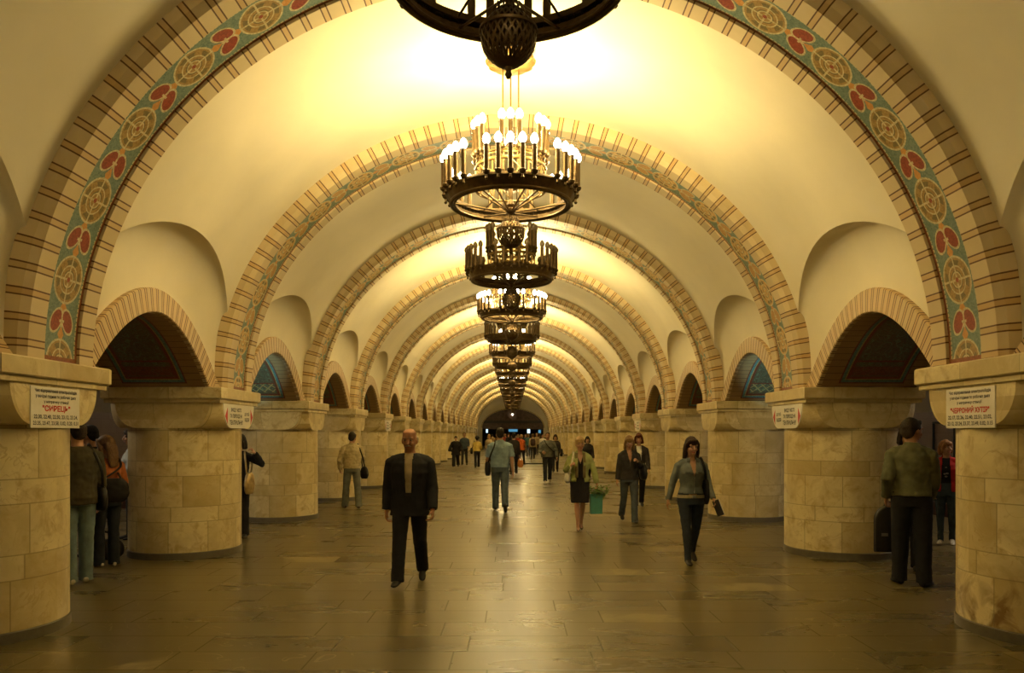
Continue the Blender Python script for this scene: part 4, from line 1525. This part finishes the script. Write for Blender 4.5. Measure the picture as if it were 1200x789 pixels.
# 4 woman in the pale green jacket with the turquoise carrier
p4 = person('fair-haired woman in a pale green jacket and black skirt, walking with a turquoise carrier', at(680, 13.35), 13.45, 180, 1.62, 'f', .0085,
    legs=((12, 4, -2), (-6, 22, 18)), arms=((2, 20, 122, -20, 70), (0, 22, -2, 12, 60)), head=(4, 3),
    hair=((.40, .27, .12), 'back'), foot_out=1, spread=.035, shoes=(.03, .018, .014),
    inner=dict(name='black_top', col=BLACK, neck=(1.26, .085)),
    top=dict(name='jacket', col=(.30, .33, .12), hem=.92, ease=.030, open=(.80, 1.52, .085, .040), r=(.068, .060, .052), collar=True, wr=.007),
    bottom=dict(kind='skirt', col=BLACK, hem=.52, heels=True))
T = p4['T']
for sd in (1, -1):
    b = MB(); b.grid(lambda i, j: T(sd*(.045+.05*j/3), .150 - .018*j/3 - max(0, (1.0+.46*i/6)-1.3)*.45, 1.0+.46*i/6), 6, 3)
    o = b.build('scarf_end', cmat((.16, .125, .055)), p4['root'], True); o.modifiers.new('s', 'SOLIDIFY').thickness = .012
s0, el, wr, d1, d2, cu = p4['AJ'][1]
soft_bag('handbag', 'small cream handbag under the bent arm of the pale green jacket', 'bag', W_(p4, T(.235, .06, .99)), (.12, .22, .17), R(175), (.50, .46, .36),
    straps=[[W_(p4, T(.22, .12, 1.06)), W_(p4, wr + Vector((0, .02, -.03))), W_(p4, T(.12, .05, 1.48)), W_(p4, T(.18, -.10, 1.30)), W_(p4, T(.235, .0, 1.07))]], flap=True)
s0, el, wr, d1, d2, cu = p4['AJ'][-1]
hp = W_(p4, wr + d2*.11)
e = empty('carrier_bag', (hp.x - .035, hp.y - .02, hp.z - .42), R(8), 'turquoise paper carrier full of green sprigs beside a black skirt', 'bag')
mt = simple('turquoise_paper', (.06, .23, .18), .5)
b = MB()
b.grid(lambda i, j: ([-.10, .10, .10, -.10, -.10][i]*(1+.06*j), [-.045, -.045, .045, .045, -.045][i]*(1+.2*j), .0 + .34*j), 4, 1)
b.add([(-.10, -.045, 0), (.10, -.045, 0), (.10, .045, 0), (-.10, .045, 0)], [[3, 2, 1, 0]])
o = b.build('body', mt, e); o.modifiers.new('s', 'SOLIDIFY').thickness = .004
for s in (-1, 1):
    MB().tube([(-.05, s*.05, .33), (-.02, s*.03, .41), (.03, 0, .43), (.04, s*.03, .41), (.05, s*.05, .33)], .004, 6).build('handle', mt, e)
pl = empty('green_plant', (hp.x - .035, hp.y - .02, hp.z - .35), 0, 'bunch of fresh green sprigs sticking out of a turquoise carrier', 'plant')
mg = simple('sprig_green', (.10, .24, .035), .5, 0, .4, 30); r2 = random.Random(3)
for q in range(24):
    a = r2.uniform(0, 2*PI); sp = r2.uniform(.04, .17); h = r2.uniform(.30, .44)
    dx, dy = math.cos(a)*sp*1.2 + .05, math.sin(a)*sp*.6
    tip = Vector((dx, dy, h)); st = Vector((dx*.2, dy*.2, .02))
    b = MB(); b.tube([st, st.lerp(tip, .5) + Vector((0, 0, .04)), tip], [.004, .003, .002], 5)
    for s in range(9):
        t = .45 + .06*s
        c0 = st.lerp(tip, t) + Vector((0, 0, .16*t*(1-t)))
        sdv = Vector((math.cos(a+PI/2+s*1.3), math.sin(a+PI/2+s*1.3), .4)).normalized()
        l = .09*(1.2-t*.6); wv = sdv.cross(Vector((0, 0, 1))).normalized()*.022
        b.add([c0, c0+sdv*l*.5+wv, c0+sdv*l, c0+sdv*l*.5-wv], [[0, 1, 2, 3]])
    b.build('sprig', mg, pl)

# 5 woman in the charcoal blazer, 6 the woman close behind her
p5 = person('woman in a charcoal blazer and blue jeans looking down as she walks', at(738, 14.6), 14.7, 182, 1.64, 'f', .0085,
    legs=((-12, 26, 24), (12, 2, -2)), arms=((2, 10, 8, 8, 25), (14, 12, 128, -24, 60)), head=(-4, 14),
    hair=((.24, .14, .06), 'fringelong'), foot_out=2, spread=.085,
    inner=dict(name='blouse', col=(.09, .07, .055), neck=(1.22, .09)),
    top=dict(name='blazer', col=(.035, .031, .028), hem=.87, ease=.022, flare=.014, open=(1.13, 1.52, .004, .060), r=(.062, .052, .046), wr=.005),
    bottom=dict(kind='trousers', name='jeans', col=(.06, .072, .080), r=(.096, .066, .068), drop=.07))
T = p5['T']
soft_bag('shoulder_bag', 'black slouchy bag on the bent arm of the charcoal-blazered woman', 'bag', W_(p5, T(-.285, .04, 1.03)), (.12, .34, .30), R(190), (.013, .012, .012),
    straps=[[W_(p5, T(-.26, .14, 1.14)), W_(p5, T(-.20, .13, 1.28)), W_(p5, T(-.125, .02, 1.475)), W_(p5, T(-.2, -.06, 1.34)), W_(p5, T(-.27, -.05, 1.14))]], flap=False)
p6 = person('auburn-haired woman half hidden behind the charcoal blazer, white collar', at(749, 17.6), 17.65, 176, 1.68, 'f', .011,
    legs=((10, 3, -2), (-12, 18, 20)), head=(-8, 4), hair=((.10, .028, .014), 'bob'),
    inner=dict(name='shirt', col=(.58, .56, .50)),
    top=dict(name='jacket', col=(.05, .042, .038), hem=.85, open=(.80, 1.52, .05, .06)), bottom=dict(kind='trousers', col=BLACK))

# 7 man in the olive jumper with the tall black case
p7 = person('man in an olive jumper seen from behind, standing beside a black instrument case', at(1071, 8.55), 8.6, -28, 1.84, 'm', .0075,
    legs=((-2, 2, 0), (3, 2, 0)), arms=((6, 6, 42, -12, 40), (-26, 8, 40, 4, 50)), head=(-42, 2), spread=.125, foot_out=22, wide=.97,
    hair=((.035, .025, .018), 'short'), skin=M_SKIN2,
    top=dict(name='jumper', col=(.105, .105, .055), hem=.94, ease=.030, r=(.074, .062, .050), collar=True, wr=.009),
    bottom=dict(kind='trousers', col=(.012, .012, .014), r=(.112, .088, .078), waist=1.0))
s0, el, wr, d1, d2, cu = p7['AJ'][-1]
hp = W_(p7, wr + d2*.10)
e = empty('instrument_case', (hp.x + .06, hp.y + .05, hp.z - .56), R(-12), 'tall black round-topped instrument case hanging from the hand beside an olive jumper', 'case')
pts = [(-.155, 0), (.155, 0), (.155, .36)] + [(.155*math.cos(PI*i/14), .36 + .17*math.sin(PI*i/14)) for i in range(1, 14)] + [(-.155, .36)]
b = MB(); n = len(pts)
b.add([(px, -.06, pz) for px, pz in pts] + [(px, .06, pz) for px, pz in pts],
      [list(range(n)), [n+q for q in range(n)][::-1]] + [[q, q+n, (q+1) % n+n, (q+1) % n] for q in range(n)])
bevel(b.build('shell', lmat((.014, .012, .011)), e), .018, 3)
MB().tube([(-.05, 0, .52), (-.045, 0, .555), (0, 0, .565), (.045, 0, .555), (.05, 0, .52)], .011, 8).build('handle', lmat((.02, .018, .016)), e)
MB().tube([(q[0]*1.005, 0, q[1]) for q in pts + pts[:1]], .006, 6).build('zip', M_BLACK, e)
MB().box((-.06, -.064, .20), (.07, .006, .035)).build('label_patch', simple('grey_patch', (.10, .09, .08)), e)
p7b = person('person half hidden behind the olive jumper beside the second right column', at(1066, 9.45), 9.5, 150, 1.79, 'f', .010,
    legs=((2, 2, 0), (-2, 2, 0)), head=(20, 0), hair=((.03, .02, .014), 'bob'), top=dict(name='coat', col=(.02, .018, .016), hem=.80), bottom=dict(kind='trousers', col=BLACK))

# 8 woman in the red jacket
p8 = person('woman in a red jacket over a black printed top and jeans, in the right passage', at(1111, 11.7), 11.75, 150, 1.56, 'f', .008,
    legs=((2, 2, 0), (6, 22, 12)), arms=((4, 10, 16, -6, 30), (-4, 8, -2, 6, 30)), head=(38, -5), wide=1.06,
    hair=((.28, .13, .045), 'fringebob'), shoes=(.55, .50, .42), spread=.08,
    inner=dict(name='black_top', col=(.014, .013, .014)),
    top=dict(name='red_jacket', col=(.42, .018, .016), hem=.90, ease=.024, open=(.80, 1.52, .085, .055), r=(.066, .056, .048), collar=True, wr=.005),
    bottom=dict(kind='trousers', name='jeans', col=(.035, .050, .062), r=(.095, .064, .048)))
T = p8['T']
for q, (xx, zz, r_) in enumerate(((.0, 1.30, .014), (-.015, 1.20, .022), (.02, 1.19, .018), (.0, 1.15, .02))):
    MB().ball(T(xx, .137 if q == 0 else .128, zz), (r_, .012, r_*.7), 8, 6).build('shirt_print', simple('grey_print', (.22, .20, .18)), p8['root'], True)

# 9 man in the cream jacket by the fourth column
p9 = person('man in a cream jacket and pale jeans seen from behind, looking down beside the columns', at(412, 17.3), 17.35, 22, 1.70, 'm', .009,
    legs=((-4, 4, 4), (9, 1, 0)), arms=((12, 16, 96, -8, 55), (2, 18, 40, -8, 40)), head=(-30, 14), spread=.15, face=False,
    hair=((.018, .014, .012), 'short'),
    top=dict(name='jacket', col=(.46, .38, .20), hem=.91, ease=.040, r=(.080, .066, .054), collar=True, wr=.009),
    bottom=dict(kind='trousers', name='jeans', col=(.15, .155, .125), r=(.098, .076, .082), waist=.99), shoes=(.05, .03, .02))
T = p9['T']
soft_bag('messenger_bag', 'black messenger bag hanging at the right hip of the cream-jacketed man', 'bag', W_(p9, T(.28, -.02, .82)), (.12, .34, .27), R(40), (.014, .012, .010),
    straps=[[W_(p9, T(.26, .08, .95)), W_(p9, T(.22, .13, 1.2)), W_(p9, T(.13, .03, 1.49)), W_(p9, T(.20, -.165, 1.22)), W_(p9, T(.27, -.12, .95))]], flap=False)
s0, el, wr, d1, d2, cu = p9['AJ'][1]
nb = empty('newspaper', W_(p9, wr + d2*.12), R(22), 'folded pale paper held by the cream-jacketed man', 'paper')
MB().grid(lambda i, j: (-.11+.22*i/4, .03*math.sin(i) + .01*j, -.02 + .05*j), 4, 3).build('sheet', simple('newsprint', (.55, .50, .38), .8), nb).modifiers.new('s', 'SOLIDIFY').thickness = .006

# 10 person leaning behind the second left column, arm raised, gold bag
p10 = person('person in black with a raised arm, mostly hidden behind the second left column', at(279, 12.45), 12.5, 178, 1.66, 'f', .0085,
    legs=((2, 2, 0), (-2, 3, 0)), arms=((0, 8, 4, 4, 30), (20, 62, 150, -22, 60)), head=(-18, -4), hair=((.02, .014, .012), 'bob'),
    top=dict(name='dark_coat', col=(.015, .014, .020), hem=.80, ease=.024, r=(.070, .060, .052), wr=.006),
    bottom=dict(kind='trousers', col=(.02, .018, .018), r=(.094, .070, .064)))
T = p10['T']
soft_bag('gold_bag', 'shiny gold bag hanging beside the second left column', 'bag', W_(p10, T(-.215, .10, .93)), (.13, .26, .34), R(168), (.40, .29, .12), mat=simple('gold_leather', (.42, .31, .14), .28, .35, .3, 14),
    straps=[[W_(p10, T(-.19, .16, 1.08)), W_(p10, T(-.16, .13, 1.28)), W_(p10, T(-.11, .02, 1.475)), W_(p10, T(-.18, -.10, 1.28)), W_(p10, T(-.21, .04, 1.08))]], flap=False)

# 11-14 the cluster behind the nearest left column
p11 = person('long-haired woman in an orange top, back turned, big black bag behind the nearest left column', at(123, 9.75), 9.8, 52, 1.64, 'f', .0075,
    legs=((1, 2, 0), (4, 3, 0)), arms=((10, 18, 30, 6, 35), (38, 8, 50, -4, 35)), head=(28, 8), hair=((.14, .075, .035), 'verylong'),
    top=dict(name='orange_top', col=(.40, .125, .04), hem=.90, ease=.026, r=(.062, .054, .044), wr=.005), foot_out=14,
    bottom=dict(kind='trousers', name='jeans', col=(.016, .019, .026), r=(.098, .070, .076), drop=.06), shoes=(.52, .46, .36))
T = p11['T']
soft_bag('large_handbag', 'large dark quilted bag at the hip of the orange-topped woman', 'bag', (at(129, 9.52), 9.52, .98), (.44, .17, .30), R(12), (.018, .015, .012),
    straps=[[Vector((at(129, 9.52)-.12, 9.53, 1.10)), W_(p11, T(.10, -.16, 1.34)), W_(p11, T(.12, -.01, 1.475)), W_(p11, T(.16, .10, 1.34)), Vector((at(129, 9.52)+.13, 9.55, 1.10))]], flap=False, voxel=.012)
p12 = person('person in an olive jacket and washed jeans, half hidden by the nearest left column', at(87, 8.62), 8.68, 40, 1.82, 'm', .0075,
    legs=((3, 2, 0), (-6, 4, 6)), arms=((6, 8, 26, 2, 35), (2, 8, 10, 4, 35)), head=(10, 0), hair=((.03, .02, .015), 'short'), foot_out=12,
    top=dict(name='olive_jacket', col=(.055, .047, .026), hem=.86, ease=.030, r=(.074, .064, .054), wr=.007),
    bottom=dict(kind='trousers', name='jeans', col=(.12, .165, .17), r=(.098, .076, .072), drop=.06), shoes=(.42, .38, .30))
T = p12['T']
soft_bag('black_bag', 'black bag hanging low on the olive jacket behind the nearest left column', 'bag', W_(p12, T(.235, .02, .90)), (.12, .30, .28), R(45), (.012, .011, .011),
    straps=[[W_(p12, T(.22, .12, 1.03)), W_(p12, T(.20, .13, 1.25)), W_(p12, T(.11, .02, 1.50)), W_(p12, T(.2, -.14, 1.25)), W_(p12, T(.23, -.08, 1.03))]], flap=False)
p13 = person('person dressed all in black facing the platform, between the olive jacket and orange top', at(104, 10.55), 10.6, 75, 1.78, 'm', .010,
    legs=((1, 2, 0), (-2, 3, 0)), head=(10, 6), hair=((.014, .011, .01), 'short'),
    top=dict(name='black_coat', col=(.012, .011, .012), hem=.72, ease=.03, flare=.01), bottom=dict(kind='trousers', col=BLACK), face=False)
p14 = person('person in pale top and dark skirt, sliver visible beside the second left column', at(153, 12.3), 12.35, 120, 1.74, 'f', .010,
    legs=((2, 2, 0), (-2, 3, 0)), head=(0, 0), hair=((.03, .02, .014), 'bob'),
    top=dict(name='pale_top', col=(.32, .34, .34), hem=.92), bottom=dict(kind='trousers', col=(.02, .018, .018)))
soft_bag('holdall', 'dark holdall standing on the floor behind the orange-topped woman', 'bag', (at(121, 10.35), 10.35, .135), (.52, .30, .27), R(12), (.018, .015, .013),
    straps=[[(at(121, 10.35)-.14, 10.35, .25), (at(121, 10.35)-.10, 10.33, .36), (at(121, 10.35)+.08, 10.33, .36), (at(121, 10.35)+.12, 10.35, .25)]], flap=False, voxel=.013)

# 15.. people in the middle distance
person('woman in a loose black dress walking beside a taller man in a dark blue shirt', at(534, 38.6), 38.7, 178, 1.55, 'f', .016, face=False, fingers=False, wide=1.15,
    hair=((.03, .018, .012), 'back'), arms=((0, 26, 4, 14, 20), (0, 24, 30, 0, 20)),
    top=dict(name='black_tunic', col=(.014, .012, .011), hem=.70, ease=.05, flare=.03, r=(.085, .085, .09)), bottom=dict(kind='trousers', col=BLACK, r=(.12, .10, .10)))
person('tall man in a dark blue shirt walking behind the woman in black', at(544, 40.6), 40.8, 178, 1.74, 'm', .016, face=False, fingers=False,
    hair=((.12, .07, .04), 'crop'), arms=((0, 10, 10, 4, 20), (4, 10, 70, -6, 20)),
    top=dict(name='shirt', col=(.055, .075, .090), hem=.88, ease=.03), bottom=dict(kind='trousers', col=(.03, .03, .03)))
pw = person('curly-haired woman in a yellow top walking away, dark bag on her left', at(559, 37.8), 37.9, 4, 1.55, 'f', .015, face=False, fingers=False,
    hair=((.016, .012, .012), 'curly'), arms=((10, 14, 70, -4, 20), (0, 12, 0, 4, 20)),
    top=dict(name='yellow_top', col=(.50, .37, .09), hem=.92, ease=.03), bottom=dict(kind='trousers', col=(.014, .014, .018), r=(.096, .07, .075)))
T = pw['T']
soft_bag('shoulder_bag', 'dark bag hanging left of the yellow-topped woman in the distance', 'bag', W_(pw, T(-.30, 0, .95)), (.14, .34, .30), 0, (.014, .012, .012),
    straps=[[W_(pw, T(-.28, .10, 1.08)), W_(pw, T(-.14, .02, 1.49)), W_(pw, T(-.28, -.10, 1.08))]], flap=False, voxel=.016)
pd = person('person in dark clothes walking away with an orange bag, right of the blue shirt', at(602, 31.6), 31.8, -4, 1.70, 'm', .015, face=False, fingers=False,
    hair=((.02, .015, .012), 'short'), top=dict(name='dark_jacket', col=(.022, .019, .018), hem=.84, ease=.03), bottom=dict(kind='trousers', col=(.018, .018, .02)))
s0, el, wr, d1, d2, cu = pd['AJ'][1]
hp = W_(pd, wr + d2*.12)
soft_bag('orange_bag', 'orange shopping bag hanging from the hand of the dark-clothed walker', 'bag', (hp.x+.03, hp.y, hp.z-.24), (.24, .10, .30), 0, (.45, .17, .04),
    straps=[[(hp.x-.06, hp.y, hp.z-.10), (hp.x+.02, hp.y, hp.z+.0), (hp.x+.10, hp.y, hp.z-.10)]], flap=False, voxel=.014)
pc = person('cleaner in an orange vest pushing a wide floor mop, seen from behind', at(611, 40.6), 40.8, -20, 1.62, 'f', .015, face=False, fingers=False,
    hair=((.30, .18, .08), 'back'), arms=((30, 8, 56, -10, 40), (20, 10, 46, -6, 40)),
    top=dict(name='orange_vest', col=(.62, .13, .025), hem=.88, ease=.04, sleeve='none'), bottom=dict(kind='trousers', col=(.02, .02, .024)), inner=dict(name='dark_shirt', col=(.03, .035, .045)))
s0, el, wr, d1, d2, cu = pc['AJ'][1]
hp = W_(pc, wr)
e = empty('floor_mop', (at(623.5, 42.2), 42.2, 0), 0, 'wide flat floor mop pushed by the cleaner in the orange vest', 'mop')
bevel(MB().box((0, 0, .035), (1.2, .14, .07)).build('head', M_BLACK, e), .015)
MB().tube([(0, 0, .07), (hp.x - e.location.x, hp.y - e.location.y, hp.z)], .014, 8).build('pole', simple('wood_pole', (.30, .18, .07)), e)
pb = person('person with a striped top and dark rucksack walking away in the distance', at(624.5, 50), 50.2, 0, 1.66, 'm', .018, face=False, fingers=False,
    hair=((.12, .07, .03), 'short'), top=dict(name='striped_top', col=(.40, .30, .18), hem=.86, ease=.04), bottom=dict(kind='trousers', col=(.02, .02, .024)))
e = soft_bag('rucksack', 'dark rucksack on the back of the striped-topped walker', 'bag', W_(pb, pb['T'](0, -.22, 1.18)), (.34, .20, .46), 0, (.05, .025, .018), flap=False, voxel=.018,
    straps=[[W_(pb, pb['T'](s*.10, -.15, 1.38)), W_(pb, pb['T'](s*.11, .0, 1.49)), W_(pb, pb['T'](s*.12, .15, 1.30))] for s in (-1, 1)])
pg = person('man in a grey sweatshirt with a strap across his chest, walking toward the viewer', at(642, 26.3), 26.5, 181, 1.71, 'm', .012, fingers=True,
    hair=((.02, .015, .012), 'short'), arms=((8, 14, 82, -18, 50), (4, 20, 30, 4, 30)), legs=((14, 3, -2), (-12, 16, 22)), wide=1.05,
    top=dict(name='grey_sweatshirt', col=(.115, .12, .105), hem=.90, ease=.045, r=(.085, .075, .06), wr=.008), bottom=dict(kind='trousers', name='jeans', col=(.025, .028, .034), r=(.098, .075, .07)), shoes=(.30, .27, .22))
T = pg['T']
soft_bag('sling_bag', 'dark sling bag with a strap across the grey sweatshirt', 'bag', W_(pg, T(-.27, -.04, .96)), (.12, .30, .26), R(181), (.015, .013, .012), flap=False, voxel=.014,
    straps=[[W_(pg, T(-.24, .10, 1.06)), W_(pg, T(-.08, .185, 1.20)), W_(pg, T(.06, .165, 1.36)), W_(pg, T(.12, .03, 1.50)), W_(pg, T(.06, -.16, 1.36)), W_(pg, T(-.24, -.14, 1.06))]])
pk = person('woman with a dark bag walking just behind the grey sweatshirt', at(651, 33.5), 33.6, 178, 1.64, 'f', .016, face=False, fingers=False,
    hair=((.05, .03, .02), 'bob'), top=dict(name='dark_jacket', col=(.03, .026, .026), hem=.86, ease=.03), bottom=dict(kind='trousers', col=(.02, .02, .024)))
T = pk['T']
soft_bag('shoulder_bag', 'dark bag on the woman just behind the grey sweatshirt', 'bag', W_(pk, T(-.27, 0, .92)), (.14, .32, .32), 0, (.014, .012, .012),
    straps=[[W_(pk, T(-.25, .10, 1.06)), W_(pk, T(-.12, .02, 1.48)), W_(pk, T(-.25, -.10, 1.06))]], flap=False, voxel=.016)
person('fair-haired person in a pale jacket partly hidden left of the blue shirt', at(573, 44), 44.1, 180, 1.62, 'f', .017, face=False, fingers=False,
    hair=((.40, .27, .12), 'bob'), top=dict(name='pale_jacket', col=(.34, .26, .14), hem=.88, ease=.03), bottom=dict(kind='trousers', col=(.05, .045, .04)))
person('dark-haired person with a white collar hidden behind the pale green jacket', at(689, 27), 27.2, 180, 1.58, 'f', .014, face=False, fingers=False,
    hair=((.014, .012, .012), 'bob'), top=dict(name='dark_jacket', col=(.025, .022, .022), hem=.85, ease=.03, collar=True), bottom=dict(kind='trousers', col=BLACK))
# the far crowd by the opening
far = [(577, 70, 'tan coat', (.30, .20, .10), 0), (583, 62, 'brown jacket', (.14, .07, .035), 180), (592, 66, 'maroon top', (.20, .04, .03), 0), (596, 58, 'black coat', (.02, .018, .018), 180),
       (603, 74, 'grey jacket', (.12, .11, .10), 180), (607, 60, 'red top', (.32, .045, .03), 0), (616, 64, 'navy top', (.03, .035, .06), 180), (619, 56, 'teal jacket', (.05, .12, .12), 0),
       (629, 60, 'beige jacket', (.36, .28, .16), 180), (632, 70, 'brown coat', (.09, .05, .03), 0), (636, 54, 'white shirt', (.50, .46, .38), 180), (639, 66, 'dark green jacket', (.04, .06, .03), 0)]
seen_by = {577: 'near the left jamb of the far opening', 583: 'left of the blue shirt', 592: 'just over the blue shirt', 596: 'beside the dark-clothed walker', 603: 'under the wide blue panel',
           607: 'left of the cleaner', 616: 'right of the cleaner', 619: 'between the cleaner and the rucksack', 629: 'right of the rucksack', 632: 'behind the grey sweatshirt', 636: 'left of the grey sweatshirt', 639: 'far behind the grey sweatshirt'}
for q, (px, d, wear, col, hd) in enumerate(far):
    person(f'tiny distant person in a {wear} {seen_by[px]}', at(px, d), d, hd, 1.60 + .03*(q % 5), 'mf'[q % 2], .022, face=False, fingers=False, group='far crowd by the opening',
        hair=(((.03, .02, .015), (.16, .09, .04), (.30, .2, .1))[q % 3], ('short', 'bob')[q % 2]),
        top=dict(name='jacket', col=col, hem=.86, ease=.03), bottom=dict(kind='trousers', col=((.02, .02, .024), (.04, .05, .06))[q % 2]))

bpy.data.scenes.remove(WORK)
